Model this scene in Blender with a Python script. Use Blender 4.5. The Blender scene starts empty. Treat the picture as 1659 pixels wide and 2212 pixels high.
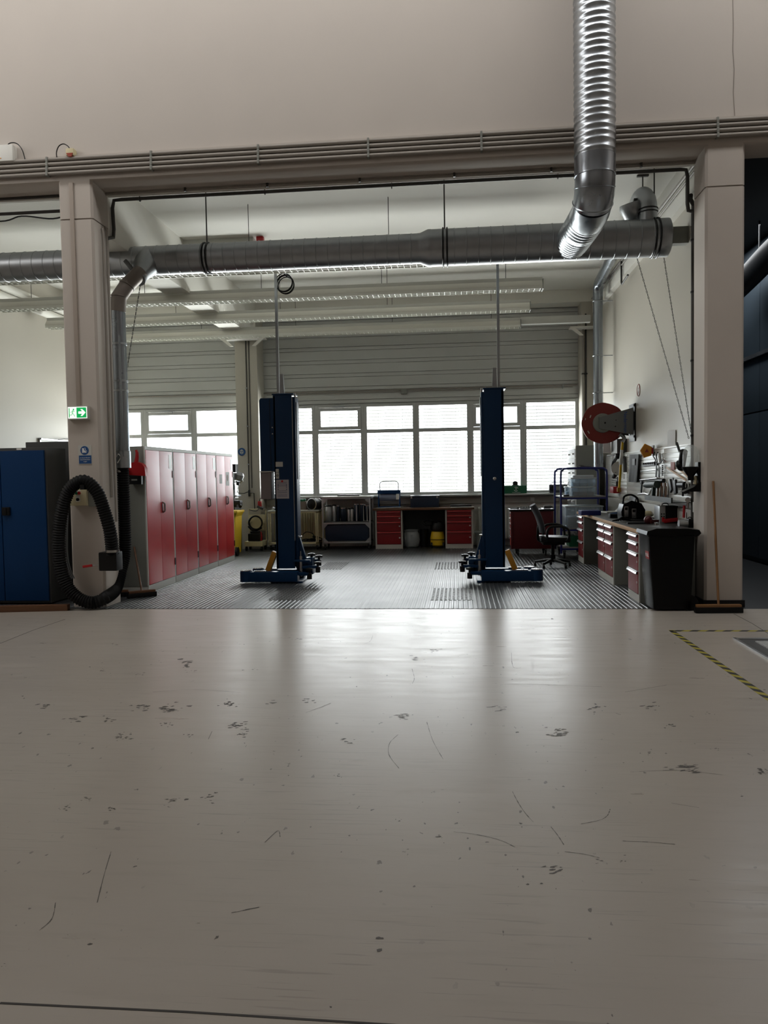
import bpy, bmesh, math, random
from mathutils import Vector, Matrix, Euler
random.seed(7)
SC = bpy.context.scene
C = SC.collection
PI = math.pi
R = math.radians
# ------------------------------------------------------------------ camera, sky, lights, exposure
F_PX, W_PX, H_PX = 1660.92, 1659.0, 2212.0
PITCH, ROLL, YAW = 4.64673372e-02, -1.68220771e-02, 9.66561870e-02
EYE = Vector((0, 0, 1.5))
_f = Vector((-math.sin(YAW)*math.cos(PITCH), math.cos(YAW)*math.cos(PITCH), -math.sin(PITCH)))
_r = Vector((math.cos(YAW), math.sin(YAW), 0))
_u = _r.cross(_f)
CR = _r*math.cos(ROLL) + _u*math.sin(ROLL)
CU = -_r*math.sin(ROLL) + _u*math.cos(ROLL)
CF = _f
cd = bpy.data.cameras.new('camera')
cam = bpy.data.objects.new('camera', cd)
C.objects.link(cam)
cd.sensor_fit = 'HORIZONTAL'
cd.sensor_width = 36
cd.lens = 36*F_PX/W_PX
cd.clip_start = .05
m3 = Matrix((CR, CU, -CF)).transposed()
cam.matrix_world = Matrix.Translation(EYE) @ m3.to_4x4()
SC.camera = cam
SC.view_settings.view_transform = 'Standard'
SC.view_settings.look = 'None'
SC.view_settings.gamma = 1
SC.view_settings.exposure = 0.0
SC.view_settings.use_curve_mapping = False
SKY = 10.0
w = bpy.data.worlds.new('sky_with_ground_fill')
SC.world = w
w.use_nodes = True
nt = w.node_tree
nt.nodes.clear()
out = nt.nodes.new('ShaderNodeOutputWorld')
bg = nt.nodes.new('ShaderNodeBackground')
tc = nt.nodes.new('ShaderNodeTexCoord')
sx = nt.nodes.new('ShaderNodeSeparateXYZ')
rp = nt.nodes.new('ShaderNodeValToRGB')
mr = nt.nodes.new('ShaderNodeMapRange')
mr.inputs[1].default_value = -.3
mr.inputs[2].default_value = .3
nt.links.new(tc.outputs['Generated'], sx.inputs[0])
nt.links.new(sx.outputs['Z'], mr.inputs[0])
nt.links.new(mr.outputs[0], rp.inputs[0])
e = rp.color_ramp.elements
e[0].position, e[0].color = .30, (2.4, 2.42, 2.36, 1)  # added bright ground band below the view, lifts light on the bay ceiling
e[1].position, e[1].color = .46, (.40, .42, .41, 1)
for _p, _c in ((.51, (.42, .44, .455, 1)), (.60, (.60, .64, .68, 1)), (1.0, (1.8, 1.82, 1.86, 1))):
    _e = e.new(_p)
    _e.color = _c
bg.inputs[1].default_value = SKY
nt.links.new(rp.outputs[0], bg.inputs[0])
nt.links.new(bg.outputs[0], out.inputs[0])


def area(name, loc, rot, sxx, syy, power, col=(1, 1, 1), portal=False):
    L = bpy.data.lights.new(name, 'AREA')
    L.shape = 'RECTANGLE'
    L.size, L.size_y = sxx, syy
    L.energy = power
    L.color = col
    o = bpy.data.objects.new(name, L)
    C.objects.link(o)
    o.location = loc
    o.rotation_euler = rot
    if portal:
        L.cycles.is_portal = True
    return o


area('window_daylight', (-2.55, 16.9, 2.1), (R(-90), 0, 0), 10.4, 2.2, 1, portal=True)
area('roof_light', (.9, 6.7, 9.5), (R(32), 0, 0), 15.6, 1.2, 500, (1, .98, .95))
area('roof_light', (0, .6, 9.5), (0, 0, 0), 9.0, 1.6, 8, (1, .98, .95))
area('high_side_window', (-8.8, 5.2, 6.6), (0, R(-76), 0), 2.4, 5.0, 180, (1, .97, .93))
area('unlit_bay_fill', (4.0, 12.4, 5.1), (0, 0, 0), 1.0, 3.0, 90, (.95, .98, 1))  # added fill, no lamp known in this bay; brightens the steel panels
cy = SC.cycles
cy.use_denoising = True
cy.max_bounces = 10
cy.diffuse_bounces = 6
cy.glossy_bounces = 5
cy.transparent_max_bounces = 24
cy.caustics_reflective = False
cy.caustics_refractive = False
cy.sample_clamp_indirect = 50


# ------------------------------------------------------------------ pixel rays to points at known depth (photo surveyed)
def ray(u, v):
    return CR*((u-W_PX/2)/F_PX) - CU*((v-H_PX/2)/F_PX) + CF


def fl(u, v, z=0.0):
    d = ray(u, v)
    return EYE + d*((z-EYE.z)/d.z)


def aY(u, v, Y):
    d = ray(u, v)
    return EYE + d*(Y/d.y)


def aX(u, v, X):
    d = ray(u, v)
    return EYE + d*(X/d.x)


# ------------------------------------------------------------------ materials
def lin(c):
    return tuple(((x/255)/12.92 if x/255 <= .04045 else ((x/255+.055)/1.055)**2.4) for x in c) + (1,)


MATS = {}


def M(name, col=(128, 128, 128), rough=.5, metal=0.0, spec=.5, noise=0.0, ns=6, bump=0.0, bs=60, coat=0.0, emit=0.0, trans=0.0, stretch=None):
    if name in MATS:
        return MATS[name]
    m = bpy.data.materials.new(name)
    m.use_nodes = True
    n = m.node_tree
    p = n.nodes['Principled BSDF']
    p.inputs['Base Color'].default_value = lin(col)
    p.inputs['Roughness'].default_value = rough
    p.inputs['Metallic'].default_value = metal
    p.inputs['Specular IOR Level'].default_value = spec
    p.inputs['Coat Weight'].default_value = coat
    p.inputs['Coat Roughness'].default_value = .15
    p.inputs['Transmission Weight'].default_value = trans
    if emit:
        p.inputs['Emission Color'].default_value = lin(col)
        p.inputs['Emission Strength'].default_value = emit
    g = n.nodes.new('ShaderNodeNewGeometry')
    mp = n.nodes.new('ShaderNodeMapping')
    n.links.new(g.outputs['Position'], mp.inputs[0])
    if stretch:
        mp.inputs['Scale'].default_value = stretch
    if noise:
        t = n.nodes.new('ShaderNodeTexNoise')
        t.inputs['Scale'].default_value = ns
        t.inputs['Detail'].default_value = 4
        n.links.new(mp.outputs[0], t.inputs['Vector'])
        mx = n.nodes.new('ShaderNodeMix')
        mx.data_type = 'RGBA'
        c = lin(col)
        mx.inputs['A'].default_value = tuple(x*(1-noise) for x in c[:3]) + (1,)
        mx.inputs['B'].default_value = tuple(min(1, x*(1+noise)) for x in c[:3]) + (1,)
        n.links.new(t.outputs[0], mx.inputs['Factor'])
        n.links.new(mx.outputs['Result'], p.inputs['Base Color'])
        ma = n.nodes.new('ShaderNodeMath')
        ma.operation = 'MULTIPLY_ADD'
        ma.inputs[1].default_value = .16
        ma.inputs[2].default_value = max(.03, rough-.08)
        n.links.new(t.outputs[0], ma.inputs[0])
        n.links.new(ma.outputs[0], p.inputs['Roughness'])
    if bump:
        t2 = n.nodes.new('ShaderNodeTexNoise')
        t2.inputs['Scale'].default_value = bs
        t2.inputs['Detail'].default_value = 3
        n.links.new(mp.outputs[0], t2.inputs['Vector'])
        b = n.nodes.new('ShaderNodeBump')
        b.inputs['Strength'].default_value = bump
        b.inputs['Distance'].default_value = .004
        n.links.new(t2.outputs[0], b.inputs['Height'])
        n.links.new(b.outputs[0], p.inputs['Normal'])
    MATS[name] = m
    return m


wall_m = M('painted_concrete', (194, 187, 180), .8, noise=.05, ns=1.5, bump=.12, bs=40)
pil_m = M('pillar_paint', (188, 180, 172), .75, noise=.06, ns=2.5, bump=.12, bs=45)
bay_m = M('bay_white_paint', (228, 226, 219), .8, noise=.04, ns=2, bump=.08)
side_m = M('bay_side_plaster', (182, 177, 166), .42, noise=.05, ns=1.2, bump=.08)
siding_m = M('grey_siding', (188, 190, 188), .5, noise=.04, ns=2)
frame_m = M('window_frame_white', (176, 178, 177), .45)
galv = M('galvanised_steel', (176, 182, 188), .30, 1, noise=.14, ns=9, bump=.05, bs=30)
galv_d = M('dull_galvanised_steel', (160, 163, 166), .42, 1, noise=.18, ns=7)
galv_s = M('smooth_zinc_sheet', (150, 156, 163), .25, .9, noise=.05, ns=5)
steel = M('bright_steel', (190, 190, 190), .25, 1)
alu = M('brushed_aluminium', (185, 187, 188), .35, .9, noise=.05)
dark = M('black_plastic', (9, 9, 11), .42, spec=.35)
black_g = M('black_gloss', (3, 3, 4), .3, spec=.2)
rubber = M('black_rubber', (6, 6, 7), .6, spec=.25)
navy = M('navy_lift_paint', (2, 42, 76), .4, spec=.3, noise=.1, ns=4)
blue = M('blue_steel_paint', (0, 50, 96), .5, spec=.25, noise=.06)
bluef = M('dark_blue_tube', (26, 36, 110), .35)
red = M('red_powder_coat', (192, 32, 37), .34, spec=.6, noise=.06, ns=3, coat=.18)
redd = M('red_drawer_front', (126, 24, 29), .4, noise=.05, ns=4)
redp = M('red_plastic', (165, 20, 26), .4)
reel_m = M('dark_red_reel', (118, 33, 29), .55, noise=.08)
grey = M('grey_steel_paint', (128, 130, 124), .5, noise=.05)
greyd = M('dark_grey_paint', (70, 71, 71), .55, noise=.06)
lgrey = M('light_grey_plastic', (190, 190, 184), .5)
white = M('white_plastic', (225, 225, 220), .45)
paper = M('white_paper', (222, 222, 222), .7)
cream = M('cream_paint', (206, 196, 160), .5, noise=.05)
wood = M('pale_wood', (190, 150, 105), .5, noise=.18, ns=5, stretch=(1, .25, 8))
wood_b = M('brown_wood', (94, 62, 38), .55, noise=.25, ns=6, stretch=(.4, 3, 6))
bench_m = M('dark_bench_rubber', (62, 63, 62), .5, noise=.1)
yellow = M('yellow_plastic', (222, 182, 30), .4)
ochre = M('ochre_paint', (170, 118, 30), .5, noise=.15)
amber = M('amber_lens', (205, 135, 20), .25)
green = M('green_plastic', (16, 92, 62), .45)
green_s = M('sign_green', (0, 160, 80), .5, emit=.85)
white_s = M('sign_white', (245, 250, 245), .5, emit=.85)
sign_blue = M('sign_blue', (22, 72, 128), .5)
rust = M('red_brown_lens', (150, 60, 40), .4)
socket_m = M('cable_channel_paint', (176, 174, 165), .5)
dirt = M('floor_scuff', (80, 76, 72), .5, noise=.3, ns=40)
joint = M('dark_joint', (50, 48, 46), .7)
clear = M('clear_plastic', (210, 220, 225), .2, trans=.0)
pipe_m = M('grey_conduit', (146, 140, 133), .5)
pipe_d = M('dark_steel_pipe', (62, 60, 58), .45, .3)


def glassy(name, tint, gloss, rough=.05):
    m = bpy.data.materials.new(name)
    m.use_nodes = True
    n = m.node_tree
    n.nodes.clear()
    o = n.nodes.new('ShaderNodeOutputMaterial')
    a = n.nodes.new('ShaderNodeBsdfTransparent')
    a.inputs[0].default_value = tint
    b = n.nodes.new('ShaderNodeBsdfPrincipled')
    b.inputs['Roughness'].default_value = rough
    b.inputs['Base Color'].default_value = (.75, .8, .82, 1)
    x = n.nodes.new('ShaderNodeMixShader')
    x.inputs[0].default_value = gloss
    n.links.new(a.outputs[0], x.inputs[1])
    n.links.new(b.outputs[0], x.inputs[2])
    n.links.new(x.outputs[0], o.inputs[0])
    MATS[name] = m
    return m


glass = glassy('window_glass', (.97, .985, .98, 1), .05, .02)
clearbox = glassy('translucent_box_plastic', (.88, .93, .97, 1), .24, .3)
cleardome = glassy('clear_dome_plastic', (.93, .94, .93, 1), .26, .1)
bagm = glassy('clear_bag_film', (.8, .8, .82, 1), .4, .3)


def floor_material():
    m = bpy.data.materials.new('worn_epoxy_floor')
    m.use_nodes = True
    n = m.node_tree
    p = n.nodes['Principled BSDF']
    N, L = n.nodes.new, n.links.new
    g = N('ShaderNodeNewGeometry')

    def noise(scale, detail=4, st=(1, 1, 1), rough=.5, off=(0, 0, 0)):
        mp = N('ShaderNodeMapping')
        mp.inputs['Scale'].default_value = st
        mp.inputs['Location'].default_value = off
        L(g.outputs['Position'], mp.inputs[0])
        t = N('ShaderNodeTexNoise')
        t.inputs['Scale'].default_value = scale
        t.inputs['Detail'].default_value = detail
        t.inputs['Roughness'].default_value = rough
        L(mp.outputs[0], t.inputs['Vector'])
        return t.outputs[0]

    def ramp(v, lo, hi):
        r = N('ShaderNodeMapRange')
        r.inputs[1].default_value = lo
        r.inputs[2].default_value = hi
        L(v, r.inputs[0])
        return r.outputs[0]

    def mul(a, b):
        k = N('ShaderNodeMath')
        k.operation = 'MULTIPLY'
        L(a, k.inputs[0])
        if isinstance(b, float):
            k.inputs[1].default_value = b
        else:
            L(b, k.inputs[1])
        return k.outputs[0]

    def mix(f, a, b):
        k = N('ShaderNodeMix')
        k.data_type = 'RGBA'
        L(f, k.inputs['Factor'])
        for s, v in (('A', a), ('B', b)):
            if isinstance(v, tuple):
                k.inputs[s].default_value = v
            else:
                L(v, k.inputs[s])
        return k.outputs['Result']
    base = mix(ramp(noise(.55, 5), .3, .7), lin((158, 151, 142)), lin((170, 164, 156)))
    base = mix(mul(ramp(noise(3, 5, (1, 6, 1)), .55, .8), .35), base, lin((144, 137, 128)))
    specks = mul(ramp(noise(26, 2, (1, .55, 1)), .70, .715), ramp(noise(1.1, 2, off=(3, 1, 0)), .46, .58))
    base = mix(specks, base, lin((92, 87, 82)))
    fine = mul(ramp(noise(120, 2), .73, .76), ramp(noise(2.2, 2, off=(9, 4, 0)), .42, .6))
    base = mix(mul(fine, .8), base, lin((100, 94, 88)))
    scr = mul(ramp(noise(7, 2, (.35, 9, 1)), .62, .66), ramp(noise(.9, 2, off=(1, 7, 0)), .40, .60))
    base = mix(mul(scr, .35), base, lin((110, 104, 98)))
    L(base, p.inputs['Base Color'])
    ma = N('ShaderNodeMath')
    ma.operation = 'MULTIPLY_ADD'
    ma.inputs[1].default_value = .20
    ma.inputs[2].default_value = .22
    L(noise(4, 5, (.5, 3, 1)), ma.inputs[0])
    L(ma.outputs[0], p.inputs['Roughness'])
    p.inputs['Specular IOR Level'].default_value = 1.0
    b = N('ShaderNodeBump')
    b.inputs['Strength'].default_value = .10
    b.inputs['Distance'].default_value = .004
    L(noise(14, 4, (.5, 2.2, 1)), b.inputs['Height'])
    L(b.outputs[0], p.inputs['Normal'])
    return m


floor_m = floor_material()
bayfloor_m = M('ribbed_bay_floor', (50, 53, 56), .40, 0, spec=1.0, noise=.22, ns=2.2, bump=.05, bs=50)
plate_m = M('steel_floor_plate', (92, 94, 95), .42, .3, noise=.15, ns=12)
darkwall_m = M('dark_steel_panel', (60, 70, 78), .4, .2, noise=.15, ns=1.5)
darkceil_m = M('ceiling_shade_tone', (44, 42, 40), .8)  # bay's darkness put into the colour, so incoming hall light stays dim
darkfloor_m = M('floor_shade_tone', (40, 42, 44), .45)  # shade of the unlit bay set in the floor colour


# ------------------------------------------------------------------ mesh building
class MB:
    def __init__(s):
        s.bm = bmesh.new()

    def _add(s, verts, faces):
        vs = [s.bm.verts.new(v) for v in verts]
        for f in faces:
            try:
                s.bm.faces.new([vs[i] for i in f])
            except ValueError:
                pass
        return s

    def obox(s, c, size, rot=(0, 0, 0), bv=0.0):
        b = bmesh.new()
        bmesh.ops.create_cube(b, size=1)
        for v in b.verts:
            v.co = Vector((v.co.x*size[0], v.co.y*size[1], v.co.z*size[2]))
        if bv > 0:
            bmesh.ops.bevel(b, geom=b.edges[:], offset=min(bv, min(size)*.45), segments=2, affect='EDGES', profile=.7)
        mt = Matrix.Translation(Vector(c)) @ Euler(rot).to_matrix().to_4x4()
        b.verts.index_update()
        s._add([mt @ v.co for v in b.verts], [[v.index for v in f.verts] for f in b.faces])
        b.free()
        return s

    def box(s, x0, x1, y0, y1, z0, z1, bv=0.0):
        return s.obox(((x0+x1)/2, (y0+y1)/2, (z0+z1)/2), (abs(x1-x0), abs(y1-y0), abs(z1-z0)), (0, 0, 0), bv)

    def cyl(s, p0, p1, r, r2=None, n=16, cap=True):
        p0, p1 = Vector(p0), Vector(p1)
        r2 = r if r2 is None else r2
        d = (p1-p0).normalized()
        a = d.orthogonal().normalized()
        b = d.cross(a)
        vs, fs = [], []
        for p, q in ((p0, r), (p1, r2)):
            vs += [p + (a*math.cos(2*PI*i/n) + b*math.sin(2*PI*i/n))*q for i in range(n)]
        fs = [[i, (i+1) % n, n+(i+1) % n, n+i] for i in range(n)]
        if cap:
            fs += [list(range(n))[::-1], list(range(n, 2*n))]
        return s._add(vs, fs)

    def tube(s, pts, r, n=8, closed=False, cap=True):
        P = [Vector(p) for p in pts]
        k = len(P)
        T = []
        for i in range(k):
            if closed:
                t = P[(i+1) % k]-P[i-1]
            else:
                t = P[min(i+1, k-1)]-P[max(i-1, 0)]
            T.append(t.normalized() if t.length > 1e-9 else Vector((0, 0, 1)))
        a = T[0].orthogonal().normalized()
        vs = []
        for i in range(k):
            a = a - T[i]*a.dot(T[i])
            a = a.normalized() if a.length > 1e-6 else T[i].orthogonal().normalized()
            b = T[i].cross(a)
            q = r[i] if isinstance(r, (list, tuple)) else r
            vs += [P[i] + (a*math.cos(2*PI*j/n) + b*math.sin(2*PI*j/n))*q for j in range(n)]
        fs = []
        for i in range(k if closed else k-1):
            i2 = (i+1) % k
            fs += [[i*n+j, i*n+(j+1) % n, i2*n+(j+1) % n, i2*n+j] for j in range(n)]
        if cap and not closed:
            fs += [list(range(n))[::-1], list(range((k-1)*n, k*n))]
        return s._add(vs, fs)

    def lathe(s, prof, p0, axis, n=32):
        """prof: (r, h) along axis from p0"""
        p0, d = Vector(p0), Vector(axis).normalized()
        a = d.orthogonal().normalized()
        b = d.cross(a)
        vs, fs = [], []
        for r, h in prof:
            vs += [p0 + d*h + (a*math.cos(2*PI*i/n) + b*math.sin(2*PI*i/n))*max(r, 1e-4) for i in range(n)]
        k = len(prof)
        for i in range(k-1):
            fs += [[i*n+j, i*n+(j+1) % n, (i+1)*n+(j+1) % n, (i+1)*n+j] for j in range(n)]
        fs += [list(range(n))[::-1], list(range((k-1)*n, k*n))]
        return s._add(vs, fs)

    def prism(s, poly, plane, d0, d1):
        f = {'xz': lambda a, b, d: (a, d, b), 'yz': lambda a, b, d: (d, a, b), 'xy': lambda a, b, d: (a, b, d)}[plane]
        n = len(poly)
        vs = [f(a, b, d0) for a, b in poly] + [f(a, b, d1) for a, b in poly]
        fs = [list(range(n))[::-1], list(range(n, 2*n))] + [[i, (i+1) % n, n+(i+1) % n, n+i] for i in range(n)]
        return s._add(vs, fs)

    def ball(s, c, r, sc=(1, 1, 1), n=16):
        m = n//2
        prof = [(math.sin(PI*i/m), -math.cos(PI*i/m)) for i in range(m+1)]
        vs, fs = [], []
        for q, h in prof:
            vs += [Vector(c)+Vector((math.cos(2*PI*j/n)*q*r*sc[0], math.sin(2*PI*j/n)*q*r*sc[1], h*r*sc[2])) for j in range(n)]
        for i in range(m):
            fs += [[i*n+j, i*n+(j+1) % n, (i+1)*n+(j+1) % n, (i+1)*n+j] for j in range(n)]
        s._add(vs, fs)
        bmesh.ops.remove_doubles(s.bm, verts=s.bm.verts[-(m+1)*n:], dist=1e-5)
        return s

    def ring(s, c, axis, R_, r, n=32, k=8):
        d = Vector(axis).normalized()
        a = d.orthogonal().normalized()
        b = d.cross(a)
        return s.tube([Vector(c)+(a*math.cos(2*PI*i/n)+b*math.sin(2*PI*i/n))*R_ for i in range(n)], r, k, True)

    def build(s, name, mat, parent=None, smooth=True, loc=None):
        bmesh.ops.recalc_face_normals(s.bm, faces=s.bm.faces[:])
        if parent is not None:
            o0 = WL[parent]
        elif loc is not None:
            o0 = Vector(loc)
        else:
            xs = [v.co for v in s.bm.verts]
            lo = [min(v[i] for v in xs) for i in range(3)]
            hi = [max(v[i] for v in xs) for i in range(3)]
            o0 = Vector(((lo[0]+hi[0])/2, (lo[1]+hi[1])/2, lo[2]))
        for v in s.bm.verts:
            v.co -= o0
        me = bpy.data.meshes.new(name)
        s.bm.to_mesh(me)
        s.bm.free()
        if smooth:
            for p in me.polygons:
                p.use_smooth = True
            me.set_sharp_from_angle(angle=R(38))
        me.materials.append(mat)
        o = bpy.data.objects.new(name, me)
        C.objects.link(o)
        if parent is not None:
            o.parent = parent
        else:
            o.location = o0
        WL[o] = o0
        return o


WL = {}


def tag(o, label, cat, group=None, kind=None):
    o['label'] = label
    o['category'] = cat
    if group:
        o['group'] = group
    if kind:
        o['kind'] = kind
    return o


def thing(name, label, cat, loc=(0, 0, 0), group=None):
    o = bpy.data.objects.new(name, None)
    C.objects.link(o)
    o.location = loc
    o.empty_display_size = .1
    WL[o] = Vector(loc)
    return tag(o, label, cat, group)


def struct(mb, name, mat, label=None):
    o = mb.build(name, mat)
    o['kind'] = 'structure'
    if label:
        o['label'] = label
    return o


def copy_tree(o, parent=None):
    c = o.copy()
    C.objects.link(c)
    if parent is not None:
        c.parent = parent
    WL[c] = WL[o].copy()
    for ch in list(o.children):
        copy_tree(ch, c)
    return c


def part(name, mat, parent, fn, smooth=True):
    b = MB()
    fn(b)
    return b.build(name, mat, parent, smooth)


def text(body, size, loc, rot, mat, parent, align='CENTER', name='lettering'):
    cu = bpy.data.curves.new(name, 'FONT')
    cu.body = body
    cu.size = size
    cu.align_x = align
    cu.align_y = 'CENTER'
    cu.extrude = .0008
    cu.materials.append(mat)
    tmp = bpy.data.objects.new(name, cu)
    C.objects.link(tmp)
    dg = bpy.context.evaluated_depsgraph_get()
    me = bpy.data.meshes.new_from_object(tmp.evaluated_get(dg))
    bpy.data.objects.remove(tmp)
    o = bpy.data.objects.new(name, me)
    C.objects.link(o)
    o.parent = parent
    o.location = Vector(loc)-WL[parent]
    o.rotation_euler = rot
    WL[o] = Vector(loc)
    return o


def spline(pts, k=8):
    P = [Vector(p) for p in pts]
    out = []
    for i in range(len(P)-1):
        a, b, c, d = P[max(i-1, 0)], P[i], P[i+1], P[min(i+2, len(P)-1)]
        for j in range(k):
            t = j/k
            out.append(.5*((2*b) + (c-a)*t + (2*a-5*b+4*c-d)*t*t + (3*b-a-3*c+d)*t**3))
    out.append(P[-1])
    return out


def resample(P, step):
    out = [P[0]]
    acc = 0
    for a, b in zip(P, P[1:]):
        d = (b-a).length
        while acc + d >= step:
            t = (step-acc)/d
            a = a + (b-a)*t
            out.append(a)
            d = (b-a).length
            acc = 0
        acc += d
    out.append(P[-1])
    return out


def corrugated(b, path, r, pitch, amp, n=18):
    P = resample(spline(path, 10), pitch/3)
    rr = [r+(amp if i % 3 == 1 else (-amp*.6 if i % 3 == 0 else 0)) for i in range(len(P))]
    return b.tube(P, rr, n)


def ngon(cx, cz, r, n=24, rx=None):
    return [(cx+(rx or r)*math.cos(2*PI*i/n), cz+r*math.sin(2*PI*i/n)) for i in range(n)]


FACE_CAM = (R(90), 0, 0)
FACE_LEFT = (R(90), 0, R(-90))
# ------------------------------------------------------------------ setting
YF, YB, XR, XL, ZC = 8.73, 16.45, 2.82, -7.6, 5.2
YT = 8.60
struct(MB().box(-9, 9, -6, YT, -.25, 0), 'floor', floor_m, 'worn pale grey epoxy floor of the hall')
# bay floor with fine ribs that run into the depth
b = MB()
prof = [(XL, -.2)]
x = XL
PER = .055
while x < XR-PER:
    prof += [(x, 0), (x+.024, 0), (x+.030, .0045), (x+.048, .0045), (x+.054, 0)]
    x += PER
prof += [(XR, 0), (XR, -.2)]
b.prism(prof, 'xz', YT+.012, YB+.3)
o = b.build('floor', bayfloor_m, smooth=False)
o['kind'] = 'structure'
o['label'] = 'dark ribbed floor of the lift bay'
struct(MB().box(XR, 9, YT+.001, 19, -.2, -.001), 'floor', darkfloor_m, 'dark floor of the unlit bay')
struct(MB().box(XL, XR, YT, YT+.011, -.1, .003), 'trim_1', joint, 'thin dark threshold strip in front of the bay')
# front wall, beam, pillars
struct(MB().box(-9, 9, YF+.03, YF+.4, 5.02, 9.6), 'wall_front', wall_m, 'tall beige wall above the bay opening')
b = MB()
b.prism([(YF, 5.0), (YF, 5.28), (YF+.05, 5.3), (YF+.4, 5.3), (YF+.4, 4.98), (YF+.05, 4.98)], 'yz', -9, 9)
struct(b, 'beam', pil_m, 'beige concrete beam across the bay opening')
struct(MB().box(-9, XR+.3, YF+.37, YF+.42, 4.935, 4.98), 'trim_2', bay_m, 'pale ledge behind the beam')
for nm, x0, x1 in (('pillar_left', -4.60, -4.19), ('pillar_right', 2.69, 3.10)):
    b = MB()
    c = .025
    b.prism([(x0+c, YF), (x1-c, YF), (x1, YF+c), (x1, YF+.4), (x0, YF+.4), (x0, YF+c)], 'xy', 0, 4.545)
    b.prism([(x0+c, YF), (x1-c, YF), (x1, YF+c), (x1, YF+.4), (x0, YF+.4), (x0, YF+c)], 'xy', 4.56, 5.0)
    b.box(x0+.02, x1-.02, YF+.02, YF+.38, 4.54, 4.565)
    struct(b, nm, pil_m)
struct(MB().box(2.675, 3.115, YF-.012, YF+.3, 0, .075), 'baseboard_right', dark)
# bay shell
struct(MB().box(XL-.3, XR+.3, YF+.38, YB+.3, ZC, ZC+.2), 'ceiling', bay_m)
struct(MB().box(XL, XR, 16.0, YB, 4.95, ZC), 'beam', bay_m)
struct(MB().box(-4.60, -4.19, YF+.4, 15.95, 4.45, ZC), 'beam', bay_m)
struct(MB().box(2.74, XR, YF+.4, YB, 4.72, ZC), 'beam', bay_m)
struct(MB().box(XR, 3.08, YF+.4, YB+.3, 0, ZC), 'wall_right', side_m)
struct(MB().box(XL-.2, XL, YF, YB+.3, 0, ZC), 'wall_left', side_m)
struct(MB().box(-9, XL, YF, YF+.3, 0, 5.0), 'wall_left', wall_m)
struct(MB().box(-4.65, -4.17, 15.95, YB+.05, 0, 4.95, .02), 'pillar_rear', side_m)
struct(MB().box(2.52, XR, 16.0, YB+.05, 0, 4.95), 'pillar_rear', side_m)
struct(MB().box(XL, XR, YB, YB+.25, 0, 1.07), 'wall_back', bay_m)
b = MB()
z = 3.08
k = 0
while z < 4.94:
    for h in (.078, .205):
        z1 = min(z+h, 4.95)
        if z1-z > .02:
            b.box(XL, XR, YB+.02+(0 if h > .1 else .006), YB+.2, z, z1-.010)
        z = z1
b.box(XL, XR, YB+.06, YB+.25, 3.05, ZC+.1)
struct(b, 'wall_back', siding_m, 'grey ribbed siding above the windows')
# hall envelope behind the camera
struct(MB().box(-9.2, -9, -6, YF+.4, 0, 9.6), 'wall_left', wall_m)
struct(MB().box(9, 9.2, -6, 19, 0, 9.6), 'wall_right', wall_m)
struct(MB().box(-9.2, 9.2, -6.2, -6, 0, 9.6), 'wall_rear', wall_m)
struct(MB().box(-9.2, 9.2, -6.2, YF+.4, 9.6, 9.8), 'ceiling', wall_m)
# unlit bay beyond the right pillar
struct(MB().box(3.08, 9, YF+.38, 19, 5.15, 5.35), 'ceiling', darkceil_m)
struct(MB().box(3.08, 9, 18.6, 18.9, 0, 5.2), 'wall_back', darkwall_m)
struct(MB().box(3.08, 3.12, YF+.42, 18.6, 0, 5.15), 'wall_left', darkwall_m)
b = MB()
ys = [8.9, 10.4, 11.6, 12.86, 14.1, 15.4, 16.8, 18.6]
for a, c in zip(ys, ys[1:]):
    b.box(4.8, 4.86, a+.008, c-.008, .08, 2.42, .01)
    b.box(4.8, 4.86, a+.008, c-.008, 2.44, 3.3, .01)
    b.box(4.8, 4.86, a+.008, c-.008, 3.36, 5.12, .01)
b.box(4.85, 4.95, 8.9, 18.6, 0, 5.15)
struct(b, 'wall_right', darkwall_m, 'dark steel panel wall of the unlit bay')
struct(MB().box(4.74, 4.8, 8.9, 18.6, 3.30, 3.36), 'trim_3', galv_d)
t = thing('flexible_exhaust_duct', 'dark flexible duct slanting through the unlit bay beyond the right pillar', 'duct', (4.4, 12, 4))
part('hose', M('dark_duct_foil', (70, 70, 70), .45, .8), t, lambda b: corrugated(b, [aX(1590, 625, 4.45), aX(1625, 590, 4.45), aX(1668, 545, 4.45), aX(1720, 500, 4.45)], .17, .05, .012))
part('hanger', dark, t, lambda b: b.cyl(aX(1640, 575, 4.45), aX(1640, 575, 4.45)+Vector((0, 0, 1.1)), .012))

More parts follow.
